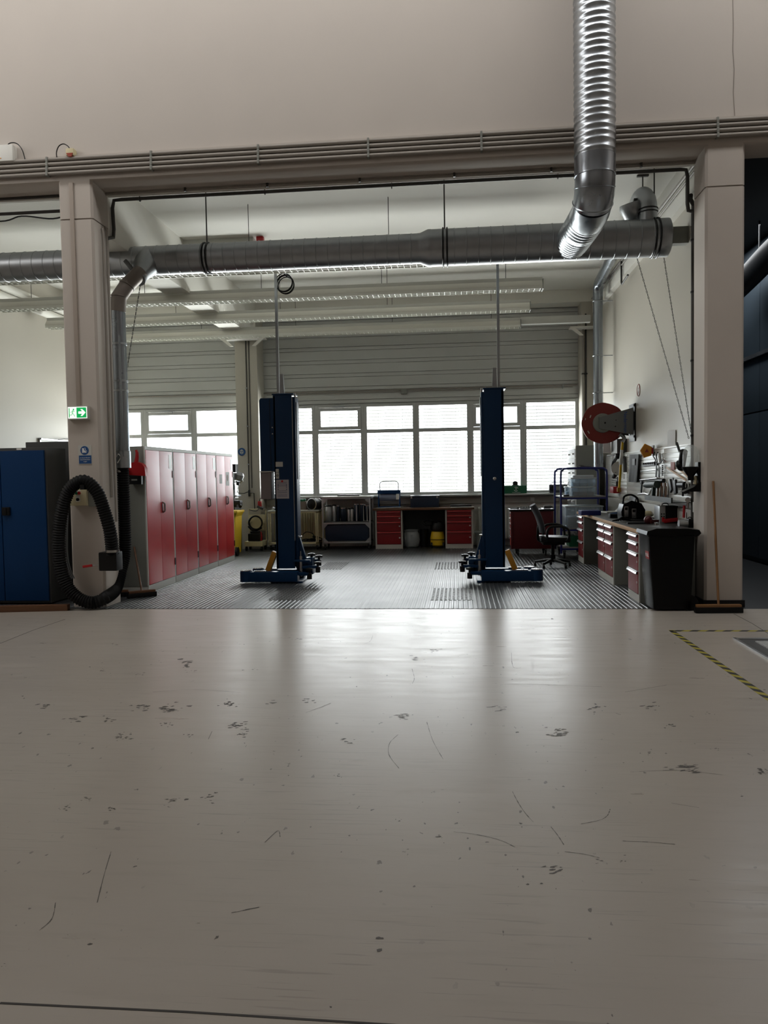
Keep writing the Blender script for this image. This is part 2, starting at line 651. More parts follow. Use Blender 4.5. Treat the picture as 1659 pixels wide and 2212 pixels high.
# ------------------------------------------------------------------ windows and blinds
MUL = [-7.6, -6.89, -5.75, -4.65]
MUR = [-4.17, -3.06, -2.0, -.88, .27, 1.38, 2.52]
mods = [(a, c, a == -6.89, False) for a, c in zip(MUL, MUL[1:])] + [(a, c, a in (-3.06, .27), True) for a, c in zip(MUR, MUR[1:])]
Z0, ZTR, Z1 = 1.09, 2.47, 3.05
BL_LABELS = ['beside the inner pillar behind the navy lift cover', 'second window from the inner pillar', 'above the cart of canisters', 'above the blue paper roll holder', 'behind the navy post with the round knob', 'above the grey radio at the wall corner']
wi = 0
bi = 0
for x0, x1, sash, blind in mods:
    wi += 1
    g = .068
    b = MB()
    b.box(x0, x0+g, YB, YB+.08, Z0, Z1, .006).box(x1-g, x1, YB, YB+.08, Z0, Z1, .006)
    b.box(x0+g, x1-g, YB, YB+.08, Z0, Z0+.06, .006).box(x0+g, x1-g, YB, YB+.08, Z1-.06, Z1, .006)
    b.box(x0+g, x1-g, YB, YB+.08, ZTR-.04, ZTR+.04, .006)
    fr = struct(b, 'window_%d' % wi, frame_m)
    ph = Vector(fr.location)
    if sash:
        part('sash', frame_m, fr, lambda b: b.box(x0+.06, x0+.13, YB-.02, YB+.05, ZTR+.045, Z1-.065, .005).box(x1-.13, x1-.06, YB-.02, YB+.05, ZTR+.045, Z1-.065, .005).box(x0+.13, x1-.13, YB-.02, YB+.05, ZTR+.045, ZTR+.115, .005).box(x0+.13, x1-.13, YB-.02, YB+.05, Z1-.135, Z1-.065, .005))
        part('opener', galv_d, fr, lambda b: b.box((x0+x1)/2-.14, (x0+x1)/2+.14, YB-.045, YB-.02, Z1-.055, Z1-.03, .006).cyl(((x0+x1)/2+.1, YB-.03, Z1-.045), ((x0+x1)/2+.1, YB-.03, Z1-.1), .008))
    part('pane', glass, fr, lambda b: b.box(x0+g, x1-g, YB+.04, YB+.046, Z0+.06, ZTR-.04), False)
    part('pane', glass, fr, lambda b: b.box(x0+g, x1-g, YB+.04, YB+.046, ZTR+.04, Z1-.06), False)
    if blind:
        b = MB()
        z = Z0+.03
        top = Z1-.03 if not (x0 == .27) else ZTR+.02
        i = 0
        while z < top:
            sag = .006*math.sin(i*1.7+wi) if z < 1.5 else 0
            b.obox(((x0+x1)/2, YB+.20, z), (x1-x0-.03, .052, .0035), (R(-20), sag*.6, 0))
            z += .0695
            i += 1
        for xx in (x0+.3, x1-.3):
            b.cyl((xx, YB+.20, Z0), (xx, YB+.20, top+.03), .0025, n=6)
        b.box(x0+.02, x1-.02, YB+.17, YB+.23, Z0-.005, Z0+.012)
        tag(b.build('venetian_blind', M('blind_slat_grey', (120, 120, 118), 1.0, spec=0)), 'grey slatted outdoor blind ' + BL_LABELS[bi], 'blind', 'venetian blinds behind the windows')
        bi += 1
struct(MB().box(XL, -4.65, 16.2, YB+.01, 1.06, 1.095, .006), 'trim_4', frame_m)
struct(MB().box(-4.17, 2.52, 16.2, YB+.01, 1.06, 1.095, .006), 'trim_5', frame_m)
t = thing('cable_channel', 'long grey cable channel with sockets under the window sill', 'cable channel', (-.8, 16.4, .88))
part('duct_cover', socket_m, t, lambda b: b.box(-4.15, 2.5, 16.37, YB, .90, 1.03, .004))
for xx in (-.62, -.52, 1.55, 2.05, -3.7):
    part('socket', white, t, lambda b: b.box(xx-.04, xx+.04, 16.355, 16.372, .925, 1.005, .006).cyl((xx, 16.35, .965), (xx, 16.356, .965), .022))
t = thing('wall_conduit', 'thin grey conduit along the siding above the windows', 'conduit', (-1, YB, 3.3))
part('tube', pipe_m, t, lambda b: b.cyl((-7.5, YB-.01, 3.335), (2.5, YB-.01, 3.335), .014, n=8).cyl((-4.1, YB-.01, 3.295), (2.4, YB-.01, 3.295), .008, n=8))
part('junction_box', grey, t, lambda b: b.box(-1.18, -1.06, YB-.05, YB+.02, 3.24, 3.34, .008))
for xx in (-3.7, .6, 2.2):
    part('clip', galv_d, t, lambda b: b.box(xx-.01, xx+.01, YB-.03, YB+.02, 3.27, 3.36))

# ------------------------------------------------------------------ conduits on the beam
grp = 'grey conduits along the beam'
for i, zz in enumerate((5.235, 5.18, 5.125, 5.07)):
    t = thing('conduit_pipe', ['topmost long grey conduit along the beam', 'second grey conduit from the top along the beam', 'third grey conduit from the top along the beam', 'lowest long grey conduit along the beam'][i], 'conduit', (0, YF-.03, zz), grp)
    part('tube', pipe_m, t, lambda b: b.cyl((-8.9, YF-.03-(.004*i), zz), (8.9, YF-.03-(.004*i), zz), .021, n=12))
    for xx in [-7.2+1.25*j for j in range(12)]:
        part('clip', grey, t, lambda b: b.box(xx-.012, xx+.012, YF-.058-(.004*i), YF, zz-.026, zz+.026, .004))
struct(MB().box(-9, 9, YF-.02, YF, 5.255, 5.275), 'trim_6', pil_m)
t = thing('sprinkler_pipe', 'dark steel pipe hung along the ceiling edge behind the beam, bent down at both ends', 'pipe', (-.7, 9.2, 4.9))
pz = 4.93
p = [aY(232, 515, 9.1), aY(245, 513, 9.2), aY(246, 495, 9.2), aY(243, 450, 9.2), aY(246, 433, 9.2), aY(262, 431, 9.2)]
q = [aY(1470, 366, 9.2), aY(1482, 367, 9.2), aY(1485, 380, 9.2), aY(1485, 440, 9.2), aY(1487, 455, 9.2), aY(1496, 456, 9.2)]
part('tube', pipe_d, t, lambda b: b.tube(p+q, .022, 10))
for u, v in ((302, 428), (572, 413), (846, 400), (1205, 379)):
    c = aY(u, v+2, 9.2)
    part('clamp', pipe_d, t, lambda b: b.ring(c, (1, 0, 0), .027, .006, 14, 6).cyl(c+Vector((0, 0, .02)), (c.x, c.y, 4.99 if c.y < 9.12 else 5.2), .006, n=6))
t = thing('edge_conduit', 'thin conduit fixed to the underside edge of the beam', 'conduit', (-.7, 9.1, 4.9))
part('tube', pipe_m, t, lambda b: b.cyl((-4.19, YF+.36, 4.955), (2.69, YF+.36, 4.955), .014, n=8))
for xx in (-3.2, -2.2, -1.1, 0, 1.1, 2.1):
    part('clip', pipe_d, t, lambda b: b.box(xx-.012, xx+.012, YF+.34, YF+.38, 4.935, 4.982))
t = thing('edge_conduit', 'dark conduit under the beam above the blue cabinet', 'conduit', (-6, 9.1, 4.9))
part('tube', pipe_d, t, lambda b: b.cyl((-8.9, YF+.36, 4.965), (-4.6, YF+.36, 4.965), .016, n=8).cyl((-8.9, YF+.4, 4.80), (-4.6, YF+.4, 4.80), .02, n=8))
part('cable', dark, t, lambda b: b.tube(spline([(-6.5, YF+.42, 4.78), (-5.6, YF+.42, 4.72), (-5.3, YF+.42, 4.77), (-4.9, YF+.42, 4.72), (-4.62, YF+.42, 4.78)], 6), .009, 6))

# devices on the upper wall
t = thing('wall_access_box', 'white square radio box with a looped cable on the upper wall', 'box', (-5.22, YF, 5.23))
part('casing', white, t, lambda b: b.box(-5.37, -5.10, YF-.07, YF+.03, 5.235, 5.425, .02))
part('cable', dark, t, lambda b: b.tube(spline([aY(14, 316, 8.68), aY(22, 309, 8.68), aY(36, 310, 8.68), aY(47, 322, 8.68), aY(53, 340, 8.7), aY(54, 352, 8.7)], 6), .006, 6))
part('status_light', amber, t, lambda b: b.box(-5.27, -5.24, YF-.074, YF-.068, 5.262, 5.272))
t = thing('wall_sensor', 'small cream sensor with a brown lens and arched cable on the upper wall', 'sensor', (-4.4, YF, 5.23))
part('casing', cream, t, lambda b: b.box(-4.465, -4.37, YF-.06, YF+.03, 5.26, 5.345, .02))
part('lens', rust, t, lambda b: b.prism([(-4.455, 5.285), (-4.375, 5.285), (-4.395, 5.245), (-4.43, 5.245)], 'xz', YF-.065, YF-.02))
part('cable', dark, t, lambda b: b.tube(spline([aY(152, 324, 8.7), aY(147, 316, 8.68), aY(137, 311, 8.68), aY(127, 316, 8.68), aY(122, 330, 8.7), aY(124, 347, 8.7)], 6), .006, 6))
b = MB()
pts = [(1583, 0), (1584, 60), (1583, 110), (1586, 150), (1584, 200), (1588, 262)]
b.tube([aY(u, v, YF+.029) for u, v in pts], .004, 5)
o = b.build('crack_line', M('crack_grey', (140, 132, 124), .8))
o['kind'] = 'structure'

# ------------------------------------------------------------------ light rails
def lamp(name_label, Y, x0, x1, plain=None):
    t = thing('light_rail', name_label, 'ceiling light', ((x0+x1)/2, Y, 4.3), 'suspended rows of lights')
    part('rail', lgrey, t, lambda b: b.box(x0, x1+(plain or 0), Y-.035, Y+.035, 4.42, 4.475, .006))
    if plain:
        part('rail_extension', lgrey, t, lambda b: b.box(x1, x1+plain, Y-.06, Y+.06, 4.34, 4.475, .006))
    part('reflector', M('lamp_housing', (198, 196, 186), .45), t, lambda b: b.prism([(Y-.10, 4.325), (Y-.10, 4.345), (Y-.045, 4.42), (Y+.045, 4.42), (Y+.10, 4.345), (Y+.10, 4.325)], 'yz', x0, x1))
    def louv(b):
        b.box(x0, x1, Y-.10, Y-.094, 4.285, 4.325).box(x0, x1, Y+.094, Y+.10, 4.285, 4.325).box(x0, x1, Y-.004, Y+.004, 4.285, 4.32)
        x = x0
        while x < x1:
            b.box(x, x+.006, Y-.094, Y+.094, 4.287, 4.32)
            x += .085
    part('louvre', M('louvre_white', (214, 214, 206), .3), t, louv, False)
    part('end_cap', grey, t, lambda b: b.box(x1-.006, x1+.006, Y-.105, Y+.105, 4.282, 4.43))
    for i in range(5):
        xx = x1-.55-i*1.9
        if xx > x0:
            part('hanger_wire', pipe_d, t, lambda b: b.cyl((xx, Y, 4.47), (xx, Y, ZC if not (-4.62 < xx < -4.17) else 4.45), .005, n=6))
    return t


lamp('white louvred light row running just behind the big duct', 10.35, -7.4, -.33)
lamp('white louvred light row second from the duct, longest end to the right', 12.0, -7.4, 1.31)
lamp('white louvred light row between the second and the rearmost row', 13.5, -7.4, 1.26)
lamp('rearmost white louvred light row, ending in a plain rail', 15.0, -7.4, 1.22, 1.3)
t = thing('ceiling_luminaire', 'white batten luminaire close to the ceiling above the duct', 'ceiling light', (-3.5, 11.2, 5.05))
part('casing', lgrey, t, lambda b: b.box(-4.34, -3.08, 11.72, 11.9, 5.12, ZC, .01))
part('tube', M('tube_white', (240, 240, 235), .3), t, lambda b: b.cyl((-4.32, 11.76, 5.10), (-3.1, 11.76, 5.10), .024, n=10))
tag(MB().box(-3.03, -2.92, 11.7, 11.8, 5.08, 5.2, .02).build('alarm_beacon', redp), 'small red alarm box on the ceiling beside the batten luminaire', 'alarm')
for i, zz in enumerate((4.76, 4.60)):
    tag(MB().cyl((XL+.09, YF+.4, zz), (XL+.09, 16.2, zz), .075, n=14).build('wall_pipe', bay_m), ['upper', 'lower'][i] + ' of the two thick white pipes along the far left wall', 'pipe', 'white pipes on the far left wall')
t = thing('whiteboard', 'whiteboard with a black clip on the far left wall above the cabinets', 'whiteboard', (XL, 14, 1.3))
part('board', white, t, lambda b: b.box(XL, XL+.02, 13.42, 15.6, 1.3, 2.27))
part('frame', alu, t, lambda b: b.box(XL, XL+.035, 13.38, 13.42, 1.28, 2.3).box(XL, XL+.035, 13.38, 15.6, 2.27, 2.3))
part('clip', dark, t, lambda b: b.box(XL+.02, XL+.08, 13.95, 14.1, 2.16, 2.25, .01))
part('cable', dark, t, lambda b: b.tube(spline([(XL+.05, 14.0, 2.3), (XL+.06, 14.3, 2.33), (XL+.05, 14.6, 2.32), (XL+.05, 15.2, 2.34)], 5), .008, 6))

# ------------------------------------------------------------------ ventilation ducts
YD, ZD = 9.85, 4.36
t = thing('ventilation_duct', 'long horizontal galvanised duct under the ceiling with a wider end near the right pillar', 'duct', (-2, YD, ZD))


def seamed(b, x0, x1, r, pitch):
    pr = [(0, 0), (r, 0)]
    h = pitch
    while h < x1-x0-.01:
        pr += [(r, h-.006), (r+.005, h-.003), (r+.005, h+.003), (r, h+.006)]
        h += pitch
    pr += [(r, x1-x0), (0, x1-x0)]
    b.lathe(pr, (x0, YD, ZD), (1, 0, 0), 36)


part('narrow_section', galv_d, t, lambda b: seamed(b, XL-.0, -.45, .185, .15))
part('reducer', galv_d, t, lambda b: b.lathe([(.187, 0), (.187, .03), (.228, .13), (.228, .17)], (-.47, YD, ZD), (1, 0, 0), 36))
part('wide_section', galv_d, t, lambda b: seamed(b, -.31, 2.5, .225, .15))
part('end_cap', galv_d, t, lambda b: b.lathe([(.222, 0), (.229, .01), (.229, .13), (.20, .145), (0, .15)], (2.46, YD, ZD), (1, 0, 0), 36))
for xx, rr in ((-3.2, .19), (-.13, .23), (2.43, .23)):
    cl = part('clamp', dark, t, lambda b: b.ring((xx-.02, YD, ZD), (1, 0, 0), rr+.004, .011, 36, 6).ring((xx+.03, YD, ZD), (1, 0, 0), rr+.004, .011, 36, 6))
    part('hanger_rod', pipe_d, cl, lambda b: b.cyl((xx, YD, ZD+rr), (xx, YD, ZC), .009, n=8))
part('support_bracket', grey, t, lambda b: b.box(2.6, XR, YD-.06, YD+.06, 4.27, 4.47))
for u in (1372, 1402, 1431):
    pass
# riser, bend and long run to the rear right corner
t = thing('branch_duct', 'grey duct dropping down the rear corner behind the red reel', 'duct', (2.5, 12, 4))
b0 = Vector((2.36, YD, ZD+.2))
XD, YDR = 2.56, 14.4
part('riser_elbow', galv_d, t, lambda b: b.tube(spline([b0, b0+Vector((0, 0, .14)), b0+Vector((-.01, .03, .27)), b0+Vector((-.02, .16, .37)), b0+Vector((-.02, .34, .40)), b0+Vector((0, .6, .40))], 6), .108, 20))
part('collar', dark, t, lambda b: b.ring(b0+Vector((0, 0, .11)), (0, 0, 1), .11, .008, 24, 6).ring(b0+Vector((0, 0, .15)), (0, 0, 1), .11, .008, 24, 6))
part('run', galv_s, t, lambda b: b.cyl(b0+Vector((0, .55, .40)), (XD, YDR-.25, 4.92), .088, n=20))
part('bend', galv_s, t, lambda b: b.tube(spline([(XD, YDR-.28, 4.92), (XD, YDR-.12, 4.90), (XD, YDR-.02, 4.80), (XD, YDR, 4.62)], 5), .09, 20))
part('drop_section', galv_s, t, lambda b: b.cyl((XD, YDR, 1.6), (XD, YDR, 4.64), .085, n=24))
for zz in (4.60, 3.62, 2.95):
    part('clamp', galv_d, t, lambda b: b.ring((XD, YDR, zz), (0, 0, 1), .089, .009, 24, 6).cyl((XD+.085, YDR, zz), (XR, YDR, zz), .009, n=6))
part('blower_flap', galv_d, t, lambda b: b.lathe([(0, 0), (.135, .0), (.145, .05), (.11, .16), (.06, .24)], aY(1362, 440, 9.95), (.25, .15, -1), 24))
part('damper_lever', dark, t, lambda b: b.box(2.2, 2.32, 9.9, 9.96, 4.83, 4.87).cyl((2.25, 9.93, 4.75), (2.25, 9.93, 4.84), .02))
part('hanger_rod', pipe_d, t, lambda b: b.cyl((2.34, 10.05, 5.03), (2.34, 10.05, ZC), .008, n=8).box(2.27, 2.41, 10.03, 10.07, 5.18, ZC))
# big vertical duct coming down in front of the beam
t = thing('exhaust_riser', 'large shiny spiral duct hanging in front of the upper wall', 'duct', (1.45, 8.3, 4.2))
xv, yv, rv = 1.45, 8.3, .205


def spiral(b):
    pr = [(rv, 0)]
    h = .02
    i = 0
    while h < 4.6:
        pr += [(rv, h), (rv+.007, h+.012), (rv+.007, h+.026), (rv, h+.038)]
        h += .068 if i % 3 else .085
        i += 1
    b.lathe(pr, (xv, yv, 4.76), (0, 0, 1), 40)
    bmesh.ops.transform(b.bm, matrix=Matrix(((1, 0, 0, 0), (0, 1, 0, 0), (.05, .0, 1, -.05*xv), (0, 0, 0, 1))), verts=b.bm.verts[:])


part('spiral_section', galv, t, spiral)
part('collar', galv_s, t, lambda b: b.lathe([(rv+.004, 0), (rv+.007, .004), (rv+.004, .02), (rv+.004, .2)], (xv, yv, 4.56), (0, 0, 1), 40))
part('elbow', galv_s, t, lambda b: b.tube([(xv, yv, 4.57), (xv, yv, 4.50), (xv, yv+.05, 4.40), (xv, yv+.14, 4.34)], rv, 40).ring((xv, yv+.02, 4.46), (0, -.28, 1), rv+.002, .005, 40, 6))
part('elbow_segment', galv, t, lambda b: b.tube([(xv, yv+.135, 4.345), (xv, yv+.24, 4.30), (xv-.005, yv+.42, 4.285)], rv-.004, 40).ring((xv, yv+.135, 4.345), (0, -.7, .7), rv+.002, .006, 40, 6))


def ribbed_end(b):
    P = resample([Vector((xv-.005, yv+.40, 4.285)), Vector((xv-.02, yv+.75, 4.28)), Vector((xv-.03, YD-.12, 4.32))], .028)
    b.tube(P, [rv-.012+(.010 if i % 3 == 1 else 0) for i in range(len(P))], 36)


part('ribbed_end', galv, t, ribbed_end)
# left drop pipe with black hose
XP, YP = -4.19, 9.32
t = thing('extraction_drop_pipe', 'grey extraction pipe dropping from the duct beside the left pillar', 'pipe', (XP, YP, 1.6))
part('branch_cone', galv_d, t, lambda b: b.lathe([(.10, 0), (.10, .10), (.16, .3), (.17, .42)], (XP+.18, YD-.32, 4.05), (.12, .85, .9), 28))
part('elbow', M('brown_grey_pipe', (120, 112, 106), .4, .4), t, lambda b: b.tube([(XP+.20, YD-.28, 4.14), (XP+.10, YP+.06, 3.93), (XP+.02, YP, 3.78), (XP, YP, 3.6)], .095, 24).ring((XP+.10, YP+.06, 3.93), (.4, .3, .8), .097, .007, 24, 6).ring((XP+.02, YP, 3.78), (.1, .1, 1), .097, .007, 24, 6))
part('straight_section', galv_s, t, lambda b: b.cyl((XP, YP, 1.72), (XP, YP, 3.62), .09, n=28).cyl((XP+.045, YP-.08, 1.8), (XP+.045, YP-.08, 3.3), .012, n=8))
for zz in (3.2, 2.62, 2.74, 1.86):
    part('clamp', galv_d, t, lambda b: b.cyl((XP, YP, zz-.013), (XP, YP, zz+.013), .097, n=24).cyl((XP-.09, YP, zz), (XP-.14, YP, zz), .01, n=6))
part('lower_sleeve', galv, t, lambda b: b.cyl((XP, YP, 1.66), (XP, YP, 1.86), .1, n=28))
part('hook', steel, t, lambda b: b.tube(spline([(XP-.06, YP-.12, 1.9), (XP-.1, YP-.13, 1.82), (XP-.03, YP-.14, 1.79), (XP, YP-.13, 1.83), (XP+.03, YP-.13, 1.79), (XP-.01, YP-.13, 1.72)], 5), .007, 6))
part('damper_arm', greyd, t, lambda b: b.obox(aY(288, 585, 9.6), (.05, .05, .34), (0, R(-38), 0), .01))
ca, cb = aY(305, 603, 9.55), aY(272, 812, 9.5)


def chain(b, a, c, n, r=.012):
    a, c = Vector(a), Vector(c)
    d = (c-a)/n
    for i in range(n):
        p0, p1 = a+d*(i+.05), a+d*(i+.95)
        sd = Vector((1, 0, 0)) if i % 2 else Vector((0, 1, 0))
        b.tube([p0, p0+d*.2+sd*r*.5, p1-d*.2+sd*r*.5, p1, p1-d*.2-sd*r*.5, p0+d*.2-sd*r*.5], .0035, 5, True)


part('pull_chain', pipe_d, t, lambda b: chain(b, ca, cb, 24))
t = thing('exhaust_hose', 'black corrugated exhaust hose looped over a hook on the left pillar', 'hose', (-4.2, 8.6, 0))
HY = 8.52
up = [(XP, YP, 1.70), (XP, YP, 1.3), (XP, YP, .8), (XP-.005, YP-.02, .58), (XP-.01, YP-.12, .40)]
lo = [aY(250, 1272, 9.0), aY(230, 1290, 8.62), aY(203, 1302, 8.55), aY(172, 1294, HY), aY(146, 1268, HY), aY(131, 1225, HY), aY(127, 1165, HY), aY(134, 1105, HY), aY(150, 1058, HY), aY(180, 1039, HY), aY(208, 1060, HY), aY(224, 1100, HY), aY(238, 1150, HY), aY(243, 1195, 8.6)]
lo[2].z = max(lo[2].z, .085)
lo[1].z = max(lo[1].z, .10)
part('hose', rubber, t, lambda b: corrugated(b, up + lo, .069, .030, .008))
vb = aY(238, 1212, 8.62)
part('valve_box', dark, t, lambda b: b.box(vb.x-.11, vb.x+.11, vb.y-.07, vb.y+.10, vb.z-.11, vb.z+.11, .02))
part('lever_stem', steel, t, lambda b: b.cyl((vb.x-.11, vb.y-.03, vb.z-.04), (vb.x-.19, vb.y-.06, vb.z-.04), .009, n=8).box(vb.x-.125, vb.x-.108, vb.y-.06, vb.y+.02, vb.z-.09, vb.z+.04))
part('lever_grip', redp, t, lambda b: b.obox((vb.x-.245, vb.y-.065, vb.z-.05), (.12, .022, .03), (0, R(-8), 0), .01))
for px, py, yy in ((256, 1249, 9.2), (258, 1018, 9.32), (243, 1190, 8.58)):
    c = aY(px, py, yy)
    part('hose_clamp', steel, t, lambda b: b.cyl(c+Vector((0, 0, -.014)), c+Vector((0, 0, .014)), .081, n=24))
part('wall_hook', dark, t, lambda b: b.box(-4.315, -4.265, 8.46, YF, 1.405, 1.425).box(-4.315, -4.265, 8.44, 8.46, 1.405, 1.46))

# pull chains by the right wall
pin = Vector((2.73, 9.45, 1.88))
tag((lambda b: (chain(b, (2.23, 9.87, 4.13), pin, 60), b)[1])(MB()).build('pull_chain', pipe_d), 'thin pull chain hanging from the big duct, the one further from the right pillar', 'chain', 'damper pull chains')
tag((lambda b: (chain(b, (2.55, 9.87, 4.125), pin+Vector((.03, -.02, 0)), 60), b)[1])(MB()).build('pull_chain', pipe_d), 'thin pull chain hanging from the duct end, nearest the right pillar', 'chain', 'damper pull chains')

# ------------------------------------------------------------------ things on the left pillar
t = thing('exit_sign', 'lit green and white emergency exit sign with running figure and arrow', 'exit sign', (-4.43, YF, 2.24))
X0, X1, ZA, ZB = -4.548, -4.315, 2.238, 2.372
part('housing', lgrey, t, lambda b: b.box(X0-.01, X1+.01, YF-.055, YF, ZA-.012, ZB+.012, .006))
ys = YF-.057
part('face', white_s, t, lambda b: b.box(X0, X1, ys, ys+.004, ZA, ZB))
part('green_field', green_s, t, lambda b: b.box((X0+X1)/2-.01, X1-.008, ys-.0015, ys, ZA+.008, ZB-.008))
part('door_symbol', green_s, t, lambda b: b.box(X0+.012, X0+.022, ys-.0015, ys, ZA+.012, ZB-.012))
ax, az = (X0+X1)/2+.05, (ZA+ZB)/2
part('arrow', white_s, t, lambda b: b.prism([(ax-.038, az-.014), (ax+.01, az-.014), (ax-.012, az-.04), (ax+.012, az-.04), (ax+.05, az), (ax+.012, az+.04), (ax-.012, az+.04), (ax+.01, az+.014), (ax-.038, az+.014)], 'xz', ys-.003, ys-.0016))


def runner(b):
    cx, cz = X0+.062, az
    y0, y1 = ys-.0025, ys-.0005
    b.prism(ngon(cx+.008, cz+.038, .009, 12), 'xz', y0, y1)
    for a, c, wd in (((.004, .028), (-.006, -.004), .008), ((.004, .024), (.026, .012), .004), ((.002, .024), (-.018, .016), .004), ((-.018, .016), (-.024, -.002), .004), ((-.006, -.004), (.010, -.02), .005), ((.010, -.02), (.022, -.044), .005), ((-.006, -.004), (-.016, -.026), .005), ((-.016, -.026), (-.04, -.026), .005)):
        dx, dz = c[0]-a[0], c[1]-a[1]
        l = math.hypot(dx, dz)
        nx, nz = -dz/l*wd/2, dx/l*wd/2
        b.prism([(cx+a[0]+nx, cz+a[1]+nz), (cx+c[0]+nx, cz+c[1]+nz), (cx+c[0]-nx, cz+c[1]-nz), (cx+a[0]-nx, cz+a[1]-nz)], 'xz', y0, y1)


part('running_figure', green_s, t, runner)
tag(MB().box(-4.462, -4.412, YF-.016, YF, 2.39, 4.97, .006).build('cable_cover', M('cable_cover_paint', (160, 149, 139), .7)), 'narrow painted cable cover running up the left pillar to the exit sign', 'cable cover')
t = thing('boots_sign', 'blue and white safety boots sign on the left pillar', 'sign', (-4.38, YF, 1.71))
bx0, bx1, bz0, bz1 = -4.465, -4.302, 1.700, 1.925
part('plate', lgrey, t, lambda b: b.box(bx0, bx1, YF-.004, YF, bz0, bz1))
bc = (bx0+bx1)/2
part('disc', sign_blue, t, lambda b: b.prism(ngon(bc-.003, bz1-.062, .052, 32), 'xz', YF-.0055, YF-.004))
part('text_field', sign_blue, t, lambda b: b.box(bx0+.006, bx1-.004, YF-.0055, YF-.004, bz0+.008, bz0+.105))


def boot(b):
    cx, cz = bc-.006, bz1-.062
    for dx in (0, .02):
        b.prism([(cx-.026+dx, cz+.028), (cx-.004+dx, cz+.028), (cx-.002+dx, cz+.006), (cx+.022+dx*.6, cz-.014), (cx+.028+dx*.4, cz-.026), (cx+.002+dx, cz-.026), (cx-.006+dx, cz-.022), (cx-.012+dx, cz-.027), (cx-.027+dx, cz-.027)][: 9 if dx == 0 else 0] or [(cx+.006, cz+.034), (cx+.012, cz+.034), (cx+.016, cz+.010), (cx+.036, cz-.014), (cx+.030, cz-.012), (cx+.010, cz+.008)], 'xz', YF-.0068, YF-.0056)


part('boot_symbol', paper, t, boot)
for i, s in enumerate(('In diesem Bereich', 'Sicherheitsschuhe', 'tragen')):
    text(s, .017, (bc+.001, YF-.0062, bz0+.077-i*.022), FACE_CAM, paper, t)
t = thing('switch_box', 'beige control box with red and green buttons inside the hose loop', 'control box', (-4.43, YF, 1.2))
part('casing', cream, t, lambda b: b.box(-4.545, -4.34, YF-.09, YF, 1.215, 1.43, .008))
part('stop_button', redp, t, lambda b: b.cyl((-4.425, YF-.105, 1.362), (-4.425, YF-.09, 1.362), .017))
part('start_button', green, t, lambda b: b.cyl((-4.46, YF-.105, 1.362), (-4.46, YF-.09, 1.362), .017))
part('name_plate', paper, t, lambda b: b.box(-4.475, -4.41, YF-.092, YF-.09, 1.383, 1.394).box(-4.465, -4.42, YF-.092, YF-.09, 1.318, 1.335).box(-4.53, -4.508, YF-.092, YF-.09, 1.35, 1.40))
part('rotary_switch', dark, t, lambda b: b.cyl((-4.442, YF-.11, 1.288), (-4.442, YF-.094, 1.288), .018).box(-4.450, -4.434, YF-.12, YF-.108, 1.272, 1.304))
part('switch_plate', white, t, lambda b: b.box(-4.468, -4.416, YF-.095, YF-.09, 1.262, 1.316))
part('indicator', dark, t, lambda b: b.cyl((-4.518, YF-.1, 1.315), (-4.518, YF-.09, 1.315), .008))
tag(MB().box(-4.335, -4.25, YF-.06, YF, 1.2, 1.40, .008).build('junction_box', grey), 'plain grey junction box next to the beige control box', 'box')
tag(MB().tube([(XP+.01, YF+.30, 4.55), (XP+.025, YF+.30, 4.5), (XP+.025, YF+.30, 1.0)], .013, 8).tube([(XP+.015, YF+.2, 4.5), (XP+.025, YF+.2, 4.45), (XP+.025, YF+.2, 1.3)], .016, 8).build('pillar_conduit', pipe_m), 'pair of grey conduits down the inner side of the left pillar', 'conduit')
b = MB()
for i, dx in enumerate((0, .018, .034)):
    b.tube(spline([aY(146+dx*60, 1090, 8.66), aY(140+i*3, 1140, 8.66), aY(137+i*4, 1190, 8.66), aY(143+i*4, 1225, 8.66), aY(155+i*3, 1250, 8.66)], 6), .006, 6)
tag(b.build('hose_bundle', M('pale_grey_hose', (120, 125, 130), .4)), 'bundle of thin pale grey air lines hanging inside the black hose loop', 'hoses')

# ------------------------------------------------------------------ cabinets at the left
t = thing('storage_cabinet', 'tall blue double door steel cabinet at the left edge', 'cabinet', (-5.5, 9.1, 0))
part('body', greyd, t, lambda b: b.box(-6.1, -4.97, 8.92, 9.38, .02, 1.92, .006))
for x0, x1 in ((-6.08, -5.56), (-5.55, -4.99)):
    d = part('door', blue, t, lambda b: b.box(x0, x1, 8.895, 8.92, .05, 1.885, .005))
    if x1 > -5.2:
        part('handle', dark, d, lambda b: b.box(-5.54, -5.44, 8.87, 8.895, 1.10, 1.2, .008).box(-5.50, -5.48, 8.862, 8.872, 1.11, 1.19))
part('label_plate', white, t, lambda b: b.box(-5.34, -5.28, 8.905, 8.918, 1.893, 1.915))
tag(MB().box(-5.6, -4.72, 9.55, 10.0, 0, 2.02, .006).build('storage_cabinet', greyd), 'dark grey steel cabinet standing behind the blue cabinet', 'cabinet')
tag(MB().obox((-5.9, 8.32, .035), (2.75, .09, .07), (0, 0, R(8)), .006).build('wooden_plank', wood_b), 'brown wooden plank lying on the floor before the blue cabinet', 'plank')

LX0, LX1 = -4.60, -4.10
LOCK = ['red double door locker nearest the left pillar, with the dustpan on its side', 'second red double door locker counted from the left pillar', 'third red double door locker counted from the left pillar', 'last red double door locker, with papers on both doors']


